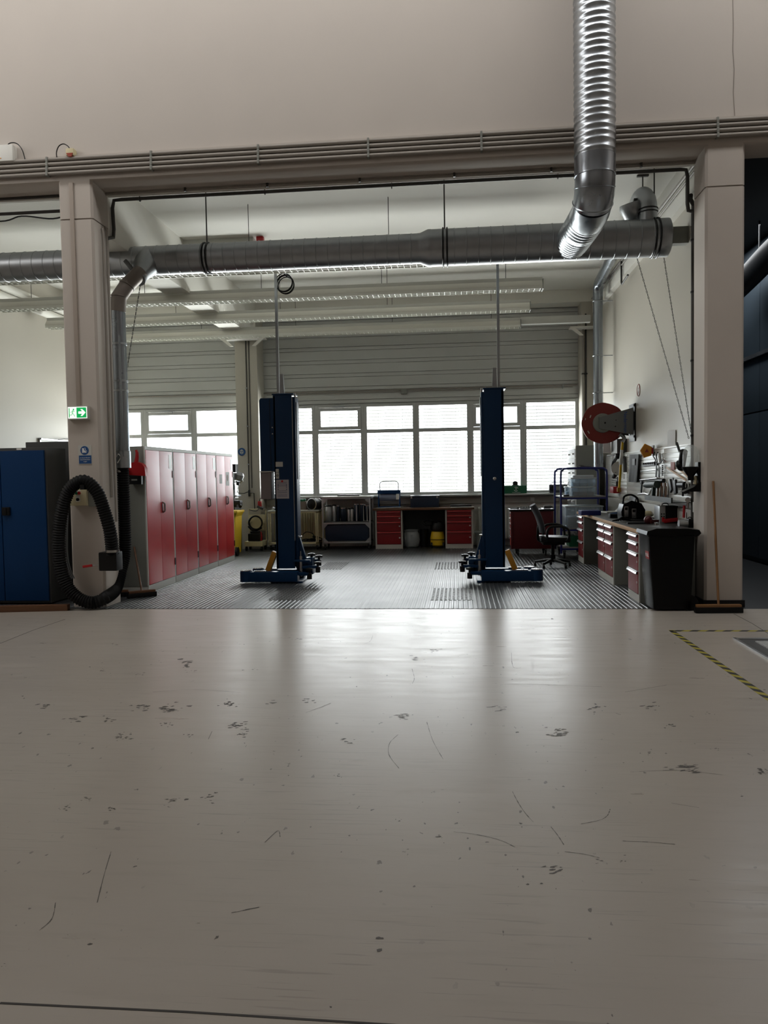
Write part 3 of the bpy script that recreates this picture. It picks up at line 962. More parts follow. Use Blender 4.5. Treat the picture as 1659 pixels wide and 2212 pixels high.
def locker():
    t = thing('locker', LOCK[0], 'locker', (0, 0, 0), 'row of red lockers')
    L = .985
    part('body', grey, t, lambda b: b.box(LX0, LX1-.022, 0, L, .09, 1.95, .004))
    part('plinth', lgrey, t, lambda b: b.box(LX0+.03, LX1-.004, .005, L-.005, 0, .10, .003))
    part('front_frame', lgrey, t, lambda b: b.box(LX1-.022, LX1-.004, 0, .022, .1, 1.95).box(LX1-.022, LX1-.004, L-.022, L, .1, 1.95).box(LX1-.022, LX1-.004, .022, L-.022, 1.905, 1.95))
    for a, c in ((.025, L/2-.003), (L/2+.003, L-.025)):
        d = part('door', red, t, lambda b: b.box(LX1-.02, LX1, a, c, .105, 1.90, .005))
        if a > .1:
            part('handle', steel, d, lambda b: b.tube(spline([(LX1, a+.06, 1.19), (LX1+.028, a+.06, 1.17), (LX1+.03, a+.06, 1.12), (LX1+.028, a+.06, 1.07), (LX1, a+.06, 1.05)], 4), .013, 8))
            part('handle_plate', dark, d, lambda b: b.box(LX1, LX1+.006, a+.042, a+.068, 1.06, 1.17, .004))
            part('paper_label', M('glossy_label', (240, 240, 238), .3, spec=.7), d, lambda b: b.box(LX1, LX1+.002, c-.13, c-.03, 1.66, 1.86))
            for zz in (.32, 1.58):
                part('hinge', dark, d, lambda b: b.box(LX1-.006, LX1+.006, c-.008, c+.03, zz-.05, zz+.05, .003))
    return t


lk = locker()
for i in range(4):
    o = lk if i == 0 else copy_tree(lk)
    o.location = (0, 9.80+i*.993, 0)
    o['label'] = LOCK[i]
    WL[o] = Vector(o.location)
    last = o
WL[last] = Vector((0, 9.80+3*.993, 0))
y9 = 9.80+3*.993
part('notice', paper, last, lambda b: b.box(LX1, LX1+.002, y9+.18, y9+.32, 1.42, 1.58))
nt_ = part('poster', paper, last, lambda b: b.box(LX1, LX1+.002, y9+.54, y9+.74, 1.38, 1.62))
part('picture', M('poster_tone', (150, 130, 120), .7), nt_, lambda b: b.ball((LX1+.003, y9+.63, 1.52), .06, (.02, .8, 1)))
t = thing('dustpan', 'red plastic dustpan hanging on the grey end of the lockers', 'dustpan', (-4.22, 9.78, 1.5))
dp = lambda u, v: aY(u, v, 9.74)
part('pan', redp, t, lambda b: b.prism([(p_.x, p_.z) for p_ in [dp(277, 1027), dp(277, 1014), dp(281, 1004), dp(289, 999), dp(299, 998), dp(309, 1002), dp(315, 1010), dp(317, 1028)]], 'xz', 9.70, 9.79))
part('handle', redp, t, lambda b: b.tube([dp(294, 1000), dp(296, 988), dp(296, 978), dp(294, 972)], [.03, .024, .02, .015], 10))
part('hanging_hook', steel, t, lambda b: b.tube([dp(295, 974), dp(296, 968), dp(299, 964)], .004, 5))
t = thing('brush_holder', 'black bristle brush hanging below the red dustpan', 'brush', (-4.24, 9.78, 1.42))
part('block', dark, t, lambda b: b.prism([(p_.x, p_.z) for p_ in [dp(274, 1012), dp(280, 1012), dp(283, 1026), dp(312, 1028), dp(312, 1046), dp(274, 1046)]], 'xz', 9.64, 9.69))
part('hanger', dark, t, lambda b: b.box(dp(280, 1040).x, dp(306, 1040).x, 9.68, 9.80, dp(300, 1044).z, dp(300, 1034).z))
part('lettering_mark', grey, t, lambda b: b.box(dp(291, 1036).x, dp(303, 1036).x, 9.637, 9.64, dp(291, 1038).z, dp(291, 1035).z))


def broom(label, hd, ang, p_top, L=.42, bm_=None, wd=wood):
    t = thing('broom', label, 'broom', hd, 'brooms')
    h = Vector(hd)
    part('head', wd, t, lambda b: b.obox(h+Vector((0, 0, .075)), (L, .06, .03), (0, 0, ang), .008))
    part('bristles', bm_ or rubber, t, lambda b: b.obox(h+Vector((0, 0, .032)), (L+.03, .075, .062), (0, 0, ang), .012))
    part('handle', wd, t, lambda b: b.cyl(h+Vector((0, 0, .08)), p_top, .0125, n=12))
    return t


broom('broom with long wooden handle leaning on the front of the right pillar', aY(1552, 1324, 8.36) * 1 - Vector((0, 0, aY(1552, 1324, 8.36).z)), R(2), Vector((2.775, YF-.015, 1.385)), .46, None, M('broom_wood', (120, 84, 48), .5, noise=.15))
broom('short broom leaning against the grey locker end beside the hose', (-4.06, 9.47, 0), R(38), Vector((-4.28, 9.785, .62)), .34, None, wood_b)
broom('broom head lying at the locker corner, nearest the hose bottom', (-4.36, 9.50, 0), R(20), Vector((-4.47, 9.785, .55)), .2, None, wood_b)

# ------------------------------------------------------------------ two post lift
PZ = 2.68


def lift(label, cx, s, full):
    """s=+1: pads towards +x (arms folded towards -x)"""
    yf = 10.80
    t = thing('lift_post', label, 'car lift', (cx, yf+.15, 0), 'two post car lift')
    hw = .135
    part('column', navy, t, lambda b: b.box(cx-hw, cx+hw, yf, yf+.03, .2, PZ, .006).box(cx-s*hw-.0, cx-s*(hw-.03), yf, yf+.28, .2, PZ-.02).box(cx+s*hw, cx+s*(hw+.04), yf+.05, yf+.28, .2, PZ-.03, .008).box(cx-hw, cx+hw, yf+.22, yf+.28, .2, PZ-.02))
    part('top_plate', navy, t, lambda b: b.box(cx-hw-.012, cx+hw+.03, yf-.012, yf+.29, PZ, PZ+.018, .003))
    part('bolt', steel, t, lambda b: b.cyl((cx+s*(hw+.03), yf+.1, PZ-.03), (cx+s*(hw+.03), yf+.1, PZ+.03), .014))
    part('conveyor_strip', steel if full else navy, t, lambda b: b.box(cx+s*(hw+.002), cx+s*(hw+.009), yf+.004, yf+.045, .6, PZ-.04))
    part('wear_strip', dark, t, lambda b: b.box(cx+s*(hw+.041), cx+s*(hw+.05), yf+.1, yf+.25, PZ-1.2, PZ-.1))
    part('base_plate', navy, t, lambda b: b.box(cx-.2, cx+.26*s if s > 0 else cx+.2, yf-.1, yf+.42, 0, .03, .004) if s > 0 else b.box(cx-.26, cx+.2, yf-.1, yf+.42, 0, .03, .004))
    for yy, hh, ln in ((yf-.09, .17, .56), (yf+.36, .15, .50)):
        a = part('arm', navy, t, lambda b: b.box(min(cx-s*ln, cx+s*.2), max(cx-s*ln, cx+s*.2), yy-.07, yy+.07, .03, hh, .012).cyl((cx-s*ln, yy, .028), (cx-s*ln, yy, hh+.01), .085, n=24))
        part('pad_plate', steel, a, lambda b: b.cyl((cx-s*ln, yy, hh+.008), (cx-s*ln, yy, hh+.02), .075, n=24).box(min(cx-s*(ln-.12), cx-s*(ln-.30)), max(cx-s*(ln-.12), cx-s*(ln-.30)), yy-.04, yy+.03, hh, hh+.015, .004))
    part('foot_guard', ochre, t, lambda b: b.obox((cx-s*.22, yf+.05, .30), (.075, .09, .30), (0, R(22)*s, 0), .006))
    part('carriage_gusset', navy, t, lambda b: b.prism([(cx+s*(hw+.0), .62), (cx+s*(hw+.055), .64), (cx+s*.30, .24), (cx+s*.30, .12), (cx+s*hw, .12)], 'xz', yf+.10, yf+.16))
    part('gusset_cap', steel, t, lambda b: b.obox((cx+s*(hw+.045), yf+.13, .645), (.07, .075, .022), (0, 0, 0), .006))
    part('pivot_bracket', navy, t, lambda b: b.box(min(cx+s*.12, cx+s*.36), max(cx+s*.12, cx+s*.36), yf-.04, yf+.06, .30, .325, .004).box(min(cx+s*.12, cx+s*.36), max(cx+s*.12, cx+s*.36), yf-.04, yf+.06, .10, .125, .004).box(min(cx+s*.27, cx+s*.37), max(cx+s*.27, cx+s*.37), yf+.1, yf+.3, .1, .34, .01))
    part('pivot_pin', steel, t, lambda b: b.cyl((cx+s*.22, yf, .09), (cx+s*.22, yf, .38), .022, n=14).cyl((cx+s*.22, yf, .38), (cx+s*.22, yf, .45), .008, n=8))
    for dx, dy, zt in ((.36, -.10, .22), (.46, .02, .30), (.33, .24, .40), (.42, .34, .36)):
        px, py = cx+s*dx, yf+dy
        p = part('lifting_pad', dark, t, lambda b: b.lathe([(.036, 0), (.036, .08), (.018, .085), (.018, .12), (.052, .125), (.055, .15), (.03, .155), (.03, .158)], (px, py, zt-.16), (0, 0, 1), 20))
        part('pad_arm', navy, p, lambda b: b.box(min(px, cx+s*.2), max(px, cx+s*.2), py-.03, py+.03, zt-.10, zt-.06, .006))
    part('cable_rod', galv_d, t, lambda b: b.box(cx-s*(.075)-.018, cx-s*(.075)+.018, yf+.08, yf+.12, PZ, 4.45))
    part('slack_rope_bar', galv_d, t, lambda b: b.prism([(cx-s*.05, PZ+.01), (cx+s*.02, PZ+.01), (cx+s*.005, PZ+.30), (cx-s*.04, PZ+.30)], 'xz', yf+.06, yf+.1))
    if full:
        part('motor_cover', navy, t, lambda b: b.prism([(cx-s*hw, 1.60), (cx-s*.335, 1.60), (cx-s*.335, 2.61), (cx-s*.315, 2.64), (cx-s*hw, 2.64)], 'xz', yf+.01, yf+.26))
        part('cover_seam', dark, t, lambda b: b.box(cx-s*(hw+.05)-.003, cx-s*(hw+.05)+.003, yf+.007, yf+.012, 1.62, 2.62))
        for zz in (2.22, 2.13):
            part('rivet', steel, t, lambda b: b.cyl((cx-s*(hw+.015), yf-.006, zz), (cx-s*(hw+.015), yf+.004, zz), .009))
        bx = part('control_cabinet', M('control_cabinet_grey', (120, 112, 112), .55), t, lambda b: b.box(cx-s*.335, cx-s*.185, yf-.02, yf+.2, 1.20, 1.585, .008))
        part('cabinet_lid', lgrey, bx, lambda b: b.box(cx-s*.34, cx-s*.17, yf-.03, yf+.21, 1.585, 1.6))
        for nm, x0, x1, z0, z1 in (('rating_plate', -.115, -.01, 1.66, 1.73), ('sticker', -.115, -.07, 1.585, 1.63), ('sticker', -.115, -.068, 1.49, 1.58), ('instruction_sheet', -.115, .07, 1.205, 1.475)):
            sh = part(nm, lgrey if nm != 'instruction_sheet' else M('sheet_grey', (170, 165, 168), .6), t, lambda b: b.box(cx+x0, cx+x1, yf-.004, yf-.001, z0, z1))
            if nm == 'instruction_sheet':
                part('round_mark', redp, sh, lambda b: b.prism(ngon(cx-.025, 1.452, .016, 18), 'xz', yf-.006, yf-.004))
                part('printed_lines', M('print_blue', (80, 88, 112), .6), sh, lambda b: [b.box(cx-.095, cx+.045, yf-.0052, yf-.004, zz, zz+.006) for zz in (1.435, 1.412, 1.385, 1.31, 1.285, 1.255, 1.235)] and [b.box(cx+q, cx+q+.014, yf-.0054, yf-.004, zz, zz+.014) for q in (-.092, .03) for zz in (1.392, 1.362, 1.33)])
        part('seal_ring', dark, t, lambda b: b.ring((cx-.092, yf-.004, 1.535), (0, 1, 0), .012, .004, 16, 5))
    else:
        part('knob', steel, t, lambda b: b.lathe([(.024, 0), (.024, .012), (.012, .02)], (cx+.0, yf, 1.44), (0, -1, 0), 20))
    return t


lift('navy lift post with side motor cover and instruction sheet', -2.475, 1, True)
lift('plain navy lift post with a single round knob', .505, -1, False)
b = MB()
for i in range(4):
    c = aY(613+i, 610, 10.9)
    b.ring(c+Vector((0, .02*i, -.01*i)), (0.1, 1, 0), .125-.006*(i % 2), .008, 28, 6)
b.tube(spline([aY(612, 590, 10.9), aY(620, 598, 10.9), aY(630, 602, 10.9)], 5), .007, 6)
tag(b.build('cable_coil', rubber), 'coiled black cable hung at the top of the lift conduit', 'cable')
GR = ['with diamond pattern before the navy post without cover', 'rear one in line with the post with the round knob', 'before the navy post with the motor cover', 'rear one behind the post with the motor cover']
for i, (x0, x1, y0, y1) in enumerate(((-.35, .16, 9.19, 10.17), (-.40, .09, 12.25, 13.2), (-2.35, -1.88, 9.2, 10.17), (-2.30, -1.90, 12.3, 13.3))):
    b = MB().box(x0, x1, y0, y1, 0, .005, .002)
    nx, ny = 10, 16
    for a in range(nx):
        for c in range(ny):
            b.obox((x0+(a+.5)*(x1-x0)/nx, y0+(c+.5)*(y1-y0)/ny, .0062), (.034, .010, .004), (0, 0, R(45 if (a+c) % 2 else -45)))
    tag(b.build('floor_plate', plate_m, smooth=False), 'flush steel floor plate ' + GR[i], 'floor plate', 'steel plates in the bay floor')
# ------------------------------------------------------------------ drawer units and benches
DR = [(.70, .785), (.575, .69), (.37, .565), (.10, .36)]


def drawer_unit(label, grp, hand):
    """width along +x, front at y=0 facing -y"""
    t = thing('drawer_cabinet', label, 'drawer cabinet', (0, 0, 0), grp)
    W = .56
    part('body', grey, t, lambda b: b.box(0, W, .012, .62, 0, .795, .004))
    part('front_frame', lgrey, t, lambda b: b.box(0, .028, 0, .014, .0, .795).box(W-.028, W, 0, .014, 0, .795).box(.028, W-.028, 0, .014, 0, .09).box(.028, W-.028, 0, .014, .785, .795))
    for z0, z1 in DR:
        d = part('drawer', redd, t, lambda b: b.box(.032, W-.032, -.008, .012, z0, z1-.006, .003))
        part('handle', hand, d, lambda b: b.obox((W/2, -.022, z1-.016), (W-.075, .008, .036), (R(-32), 0, 0), .002).box(.05, W-.05, -.03, -.006, z1-.006, z1-.001))
        for xe in (.036, W-.056):
            part('handle_end', dark, d, lambda b: b.box(xe, xe+.02, -.02, -.006, z1-.036, z1-.004, .003))
        if z1-z0 > .1:
            part('lock', lgrey, d, lambda b: b.box(W-.075, W-.045, -.012, -.006, (z0+z1)/2-.012, (z0+z1)/2+.012, .003))
    return t


du = drawer_unit('red drawer cabinet at the left end of the rear bench', 'rear bench drawer cabinets', redp)
du.location = (-1.71, 15.74, 0)
c = copy_tree(du)
c.location = (-.27, 15.74, 0)
c['label'] = 'red drawer cabinet at the right end of the rear bench, beside the radiator'
dr = drawer_unit('single red drawer cabinet nearest the wheelie bin', 'right bench drawer cabinets', M('pale_metal_handle', (205, 205, 205), .3, .85))
RB = [('single red drawer cabinet nearest the wheelie bin', 8.98), ('nearer half of the paired red drawer cabinets under the right bench', 10.44), ('farther half of the paired red drawer cabinets under the right bench', 11.0), ('single red drawer cabinet at the far end of the right bench', 12.88)]
for i, (lb, y0) in enumerate(RB):
    o = dr if i == 0 else copy_tree(dr)
    o.rotation_euler = (0, 0, R(-90))
    o.location = (2.045, y0+.56, 0)
    o['label'] = lb
t = thing('workbench_top', 'long wooden workbench top along the right wall with dark mat', 'worktop', (2.4, 11.2, .795))
part('board', wood, t, lambda b: b.box(2.025, XR-.005, 8.95, 13.5, .797, .837, .004))
part('mat', bench_m, t, lambda b: b.box(2.045, XR-.02, 8.97, 13.46, .837, .841, .001))
for y0, lb in ((9.56, 'grey support panel beside the nearest drawer cabinet'), (11.57, 'grey support panel behind the paired drawer cabinets')):
    pass
t = thing('workbench_top', 'wooden workbench top on red drawer cabinets below the windows', 'worktop', (-.7, 16, .795))
part('board', wood_b, t, lambda b: b.box(-1.76, .32, 15.70, 16.36, .797, .84, .004))
part('edge_strip', white, t, lambda b: b.box(-.16, .32, 15.69, 15.74, .842, .852, .002))
tag(MB().box(-1.14, -.28, 16.28, 16.36, .02, .79).build('bench_back_panel', greyd), 'dark back panel under the rear bench', 'panel')

# things on and under the rear bench
t = thing('paper_roll_holder', 'blue tubular stand with a paper roll on the rear bench', 'roll holder', (-1.45, 16, .84))
xa, xb = -1.66, -1.22
part('upper_hoop', alu, t, lambda b: b.tube(spline([(xa+.03, 16.05, 1.2), (xa+.03, 16.05, 1.34), (xa+.07, 16.05, 1.385), (-1.44, 16.05, 1.39), (xb-.07, 16.05, 1.385), (xb-.03, 16.05, 1.34), (xb-.03, 16.05, 1.2)], 5), .010, 8))
part('lower_frame', bluef if False else blue, t, lambda b: b.tube([(xa, 15.95, .853), (xa, 16.05, 1.12), (xa+.01, 16.05, 1.2)], .012, 8).tube([(xb, 15.95, .853), (xb, 16.05, 1.12), (xb-.01, 16.05, 1.2)], .012, 8).tube([(xa, 15.95, .853), (xb, 15.95, .853)], .012, 8).tube([(xa, 16.2, .853), (xb, 16.2, .853)], .012, 8).tube([(xa, 16.2, .853), (xa, 16.05, 1.05)], .01, 8).tube([(xb, 16.2, .853), (xb, 16.05, 1.05)], .01, 8))
part('tear_bar', blue, t, lambda b: b.box(xa-.02, xb+.02, 15.97, 16.1, 1.13, 1.21, .008))
part('paper_roll', M('blue_grey_paper', (120, 128, 150), .8), t, lambda b: b.cyl((xa+.03, 16.05, 1.06), (xb-.07, 16.05, 1.06), .075, n=24))
part('roll_core', white, t, lambda b: b.box(xb-.07, xb-.01, 15.97, 16.06, 1.01, 1.12, .01))
b = MB()
for i in range(4):
    b.obox((-1.6+.12*i, 15.85+.03*(i % 2), .846+.003*i), (.2, .13, .003), (0, 0, .4*i))
tag(b.build('loose_papers', paper), 'loose white papers at the foot of the roll holder', 'papers')
t = thing('tool_case', 'flat dark blue case on the rear bench', 'case', (-.7, 16, .84))
part('body', M('navy_case', (14, 32, 54), .4), t, lambda b: b.box(-.99, -.40, 15.92, 16.25, .841, 1.06, .012))
part('lid', M('navy_case', (14, 32, 54), .4), t, lambda b: b.box(-1.0, -.39, 15.91, 16.26, 1.06, 1.085, .008))
part('latch', steel, t, lambda b: b.box(-.98, -.95, 15.905, 15.915, 1.03, 1.075).box(-.45, -.42, 15.905, 15.915, 1.03, 1.075))
t = thing('parts_tray', 'black flat tray of small parts at the end of the rear bench', 'tray', (.05, 15.95, .84))
part('tray', dark, t, lambda b: b.box(-.17, .27, 15.82, 16.1, .84, .885, .006))
part('spanner', steel, t, lambda b: b.obox((.05, 15.95, .893), (.1, .02, .008), (0, 0, .4), .003).obox((.13, 15.92, .893), (.06, .03, .01), (0, 0, -.5), .003))
b = MB()
b.lathe([(.10, 0), (.15, .03), (.17, .15), (.165, .28), (.13, .33), (.15, .37), (.14, .375)], (-.99, 16.05, .002), (0, 0, 1), 20)
for v in b.bm.verts:
    v.co += Vector((random.uniform(-.012, .012), random.uniform(-.012, .012), 0))
tag(b.build('rubbish_bag', bagm), 'translucent rubbish bag under the rear bench', 'bag')
t = thing('rubbish_bin', 'dark bin beside the rubbish bag under the rear bench', 'bin', (-.73, 16.1, 0))
part('body', dark, t, lambda b: b.lathe([(.07, 0), (.09, .36), (.095, .37), (.09, .38)], (-.725, 16.12, 0), (0, 0, 1), 18))
t = thing('wet_vacuum', 'yellow wet vacuum cleaner with black head under the rear bench', 'vacuum cleaner', (-.44, 15.98, 0))
part('tank', yellow, t, lambda b: b.lathe([(.11, .03), (.145, .06), (.15, .2), (.125, .33), (.11, .35)], (-.44, 15.98, 0), (0, 0, 1), 24))
part('band', dark, t, lambda b: b.cyl((-.44, 15.98, .165), (-.44, 15.98, .18), .153, n=24))
part('head', dark, t, lambda b: b.lathe([(.13, 0), (.16, .03), (.16, .12), (.13, .19), (.06, .22)], (-.43, 15.98, .34), (0, 0, 1), 24))
part('hose', rubber, t, lambda b: b.tube(spline([(-.38, 15.9, .48), (-.5, 15.85, .56), (-.66, 15.86, .58), (-.72, 15.88, .53), (-.66, 15.86, .48), (-.55, 15.86, .5)], 6), .024, 10))
for dx in (-.12, .12):
    part('wheel', dark, t, lambda b: b.cyl((-.44+dx-.015, 15.88, .06), (-.44+dx+.015, 15.88, .06), .055, n=18))

# radiators
for i, (x0, x1, lb) in enumerate(((-3.95, -2.85, 'ribbed radiator behind the table trolley'), (.42, 2.2, 'ribbed radiator beside the rear bench, partly behind the red trolley'))):
    t = thing('radiator', lb, 'radiator', ((x0+x1)/2, 16.38, .15), 'radiators under the windows')

    def rad(b):
        x = x0
        while x < x1-.04:
            b.box(x+.004, x+.05, 16.34, 16.37, .14, .80, .006)
            x += .055
        b.box(x0, x1, 16.36, 16.40, .14, .80)
    part('panel', cream if i == 0 else lgrey, t, rad)
    part('top_grille', lgrey, t, lambda b: b.box(x0, x1, 16.335, 16.42, .80, .815))
    part('bracket', lgrey, t, lambda b: b.box(x0+.1, x0+.13, 16.40, YB, .2, .7).box(x1-.13, x1-.1, 16.40, YB, .2, .7))
    part('valve', white, t, lambda b: b.cyl((x0+.03, 16.33, .80), (x0+.03, 16.22, .80), .02).cyl((x0+.02, 16.37, 0), (x0+.02, 16.37, .14), .01, n=8))
t = thing('storage_tub', 'pale grey plastic tub on the floor at the bench end', 'tub', (.6, 16, 0))
part('tub', M('tub_grey', (120, 126, 122), .5), t, lambda b: b.prism([(.38, 0), (.86, 0), (.90, .30), (.34, .30)], 'xz', 15.85, 16.22))
part('rim', M('tub_grey', (120, 126, 122), .5), t, lambda b: b.box(.32, .92, 15.83, 16.24, .29, .325, .01))
t = thing('green_crate', 'green box with a white round mark on the window sill', 'box', (1.18, 16.33, 1.095))
part('box', green, t, lambda b: b.box(.86, 1.42, 16.22, 16.4, 1.097, 1.26, .008))
part('round_mark', paper, t, lambda b: [b.tube([(1.2+.042*math.cos(a), 16.217, 1.185+.042*math.sin(a)) for a in [R(s0+12*j) for j in range(11)]], .006, 6) for s0 in (20, 200)] and b.box(1.193, 1.207, 16.214, 16.22, 1.165, 1.205).prism([(1.185, 1.205), (1.2, 1.217), (1.215, 1.205)], 'xz', 16.214, 16.22).box(1.12, 1.29, 16.215, 16.22, 1.112, 1.118))
tag(MB().cyl((1.19, 16.30, 1.30), (1.19, 16.33, 1.30), .055, n=24).ring((1.19, 16.295, 1.30), (0, 1, 0), .04, .006, 24, 6).box(1.12, 1.26, 16.29, 16.34, 1.26, 1.275).build('disc_gauge', dark), 'small dark round disc standing on the green box', 'disc')
t = thing('radio', 'grey portable radio on the window sill near the corner', 'radio', (2.05, 16.3, 1.095))
part('casing', M('radio_grey', (60, 62, 66), .45), t, lambda b: b.box(1.88, 2.26, 16.23, 16.36, 1.097, 1.27, .02))
for xx in (1.95, 2.19):
    part('speaker', dark, t, lambda b: b.cyl((xx, 16.222, 1.18), (xx, 16.232, 1.18), .055, n=24))
part('front_panel', grey, t, lambda b: b.box(2.02, 2.12, 16.224, 16.232, 1.15, 1.23, .004))
part('handle', dark, t, lambda b: b.tube([(1.92, 16.3, 1.26), (1.94, 16.3, 1.31), (2.2, 16.3, 1.31), (2.22, 16.3, 1.26)], .008, 6))

# ------------------------------------------------------------------ carts at the back wall
def castor(b, x, y, r=.05):
    b.cyl((x-.012, y, r), (x+.012, y, r), r, n=16)
    b.box(x-.02, x-.014, y-.02, y+.02, r, r*2+.02).box(x+.014, x+.02, y-.02, y+.02, r, r*2+.02).box(x-.022, x+.022, y-.025, y+.025, r*2+.01, r*2+.025)


t = thing('display_cart', 'aluminium profile cart holding metal canisters and a dark case', 'cart', (-2.28, 15.9, 0))
x0, x1, y0, y1 = -2.80, -1.79, 15.62, 16.15
q = .032


def cartframe(b):
    for xx in (x0, x1-q):
        for yy in (y0, y1-q):
            b.box(xx, xx+q, yy, yy+q, .10, 1.08, .004)
    for zz in (.135, .53, 1.045):
        for yy in (y0, y1-q):
            b.box(x0+q, x1-q, yy, yy+q, zz, zz+q, .004)
        for xx in (x0, x1-q):
            b.box(xx, xx+q, y0+q, y1-q, zz, zz+q, .004)
    for xx, sg in ((x0+q, 1), (x1-q, -1)):
        b.prism([(xx, .167), (xx+sg*.09, .167), (xx, .257)], 'xz', y0+.004, y0+.012)
        b.prism([(xx, .53), (xx+sg*.09, .53), (xx, .44)], 'xz', y0+.004, y0+.012)
        b.prism([(xx, 1.045), (xx+sg*.11, 1.045), (xx+sg*.09, 1.045), (xx, .945)], 'xz', y0+.004, y0+.012)


part('frame', alu, t, cartframe)
part('top_board', lgrey, t, lambda b: b.box(x0-.02, x1+.02, y0-.02, y1+.02, 1.08, 1.10, .004))
part('middle_shelf', greyd, t, lambda b: b.box(x0+.01, x1-.01, y0+.01, y1-.01, .562, .578))
part('bottom_shelf', greyd, t, lambda b: b.box(x0+.01, x1-.01, y0+.01, y1-.01, .167, .18))
part('rear_panel', lgrey, t, lambda b: b.box(x0+.06, x1-.06, y1-.05, y1-.04, .62, 1.02))
for xx in (x0+.05, x1-.05):
    for yy in (y0+.05, y1-.05):
        part('castor', dark, t, lambda b: castor(b, xx, yy, .04))
tag(MB().box(x0+.05, x1-.05, y0+.045, y1-.1, .181, .515, .03).build('equipment_case', M('navy_case', (14, 32, 54), .4)), 'large dark navy case on the bottom shelf of the aluminium cart', 'case')
tag(MB().box(-2.50, -2.04, 15.8, 16.1, 1.101, 1.13, .004).build('flat_box', greyd), 'flat dark box lying on top of the aluminium cart', 'box')
CAN = [(-2.70, .075, .34, 0, 'widest silver canister at the pillar end of the cart shelf'), (-2.575, .04, .35, 0, 'slim silver canister next to the widest canister'), (-2.49, .035, .34, 1, 'slim dark canister beside the slim silver one'), (-2.38, .065, .29, 1, 'short wide dark canister in the middle of the cart shelf'), (-2.27, .03, .275, 0, 'short slim silver canister left of its twin'), (-2.20, .035, .28, 0, 'short silver canister right of the short slim one'), (-2.10, .055, .37, 1, 'tall dark canister with a silver stripe'), (-1.985, .05, .37, 1, 'tall plain dark canister beside the striped one'), (-1.885, .055, .34, 2, 'dark canister in a pale upright frame at the cart end')]
for x_, r_, h_, k_, lb in CAN:
    t = thing('canister', lb, 'canister', (x_, 15.82, .579), 'canisters on the cart shelf')
    part('body', alu if k_ == 0 else M('dark_blue_metal', (24, 36, 52), .3, .5), t, lambda b: b.lathe([(r_*.9, 0), (r_, .01), (r_, h_-.03), (r_*.9, h_-.02)], (x_, 15.82, .579), (0, 0, 1), 24))
    part('cap', dark if k_ == 0 else steel, t, lambda b: b.lathe([(r_*1.05, 0), (r_*1.05, .02), (r_*.7, .03)], (x_, 15.82, .579+h_-.03), (0, 0, 1), 24))
    if lb.endswith('stripe'):
        part('stripe', alu, t, lambda b: b.box(x_-.012, x_+.012, 15.82-r_-.003, 15.82-r_+.01, .585, .579+h_-.04))
    if k_ == 2:
        part('frame', lgrey, t, lambda b: b.tube([(x_-.066, 15.75, .587), (x_-.066, 15.75, .90), (x_+.066, 15.75, .90), (x_+.066, 15.75, .587)], .007, 6, True).box(x_+.0, x_+.014, 15.745, 15.755, .58, .9))

t = thing('table_trolley', 'pale framed table trolley with an electric motor on top, behind the lift post', 'trolley', (-3.4, 15.9, 0))
x0, x1, y0, y1 = -3.95, -2.89, 15.68, 16.2


def tt(b):
    for xx in (x0, x1-.06):
        for yy in (y0, y1-.03):
            b.box(xx, xx+.022, yy, yy+.03, .10, .80, .004).box(xx+.038, xx+.06, yy, yy+.03, .10, .80, .004)
    for yy in (y0, y1-.03):
        b.box(x0, x1, yy, yy+.03, .765, .80, .004).box(x0, x1, yy, yy+.03, .12, .165, .004)
    for xx in (x0, x1-.05):
        b.box(xx, xx+.03, y0, y1, .77, .80).box(xx, xx+.03, y0, y1, .125, .16)


part('frame', cream, t, tt)
part('top', lgrey, t, lambda b: b.box(x0-.01, x1+.02, y0-.015, y1, .80, .825, .006))
part('bottom_shelf', greyd, t, lambda b: b.box(x0+.02, x1-.02, y0+.02, y1-.02, .155, .167))
for xx in (x0+.04, x1-.04):
    for yy in (y0+.05, y1-.06):
        part('castor', dark, t, lambda b: castor(b, xx, yy, .04))
t = thing('electric_motor', 'black round electric motor with pale ribs on the table trolley', 'motor', (-3.02, 15.85, .826))
mc = Vector((-3.04, 15.78, .945))
part('housing', greyd, t, lambda b: b.lathe([(.08, 0), (.115, .01), (.118, .05), (.11, .06), (.11, .2), (.118, .21), (.118, .25), (.09, .27)], mc, (.45, 1, 0), 32))
part('face_cover', black_g, t, lambda b: b.lathe([(.100, 0), (.105, .012), (.0, .03)], mc, (-.45, -1, 0), 32))
part('rim', steel, t, lambda b: b.ring(mc, (.45, 1, 0), .113, .009, 36, 6).ring(mc+Vector((.08, .18, 0)), (.45, 1, 0), .113, .009, 36, 6))
part('foot', dark, t, lambda b: b.box(-3.12, -2.88, 15.8, 16.0, .826, .85, .004))
tag(MB().box(-3.42, -3.17, 15.85, 16.1, .826, .995, .004).box(-3.40, -3.19, 15.87, 16.08, .995, 1.0).build('parts_box', M('taupe_card', (110, 98, 90), .7)), 'brown grey open box beside the electric motor', 'box')
tag(MB().box(-3.36, -3.24, 15.9, 16.02, 1.001, 1.05, .01).ball((-3.22, 15.93, 1.03), .03).build('circuit_part', M('pcb_green', (40, 110, 80), .4)), 'small green part lying in the brown grey box', 'part')
b = MB()
for i in range(5):
    b.tube(spline([(-3.3+.1*i, 15.75, .175), (-3.2+.09*i, 15.85, .21), (-3.05, 15.9, .19+.02*i), (-2.98, 15.8, .18), (-3.2, 15.74, .185)], 6), .010, 6)
b.tube(spline([(-3.3, 15.73, .2), (-3.18, 15.73, .36), (-3.02, 15.73, .33), (-2.97, 15.73, .2)], 6), .008, 6)
tag(b.build('cable_heap', rubber), 'tangle of black cables on the lower shelf of the table trolley', 'cables')
b = MB()
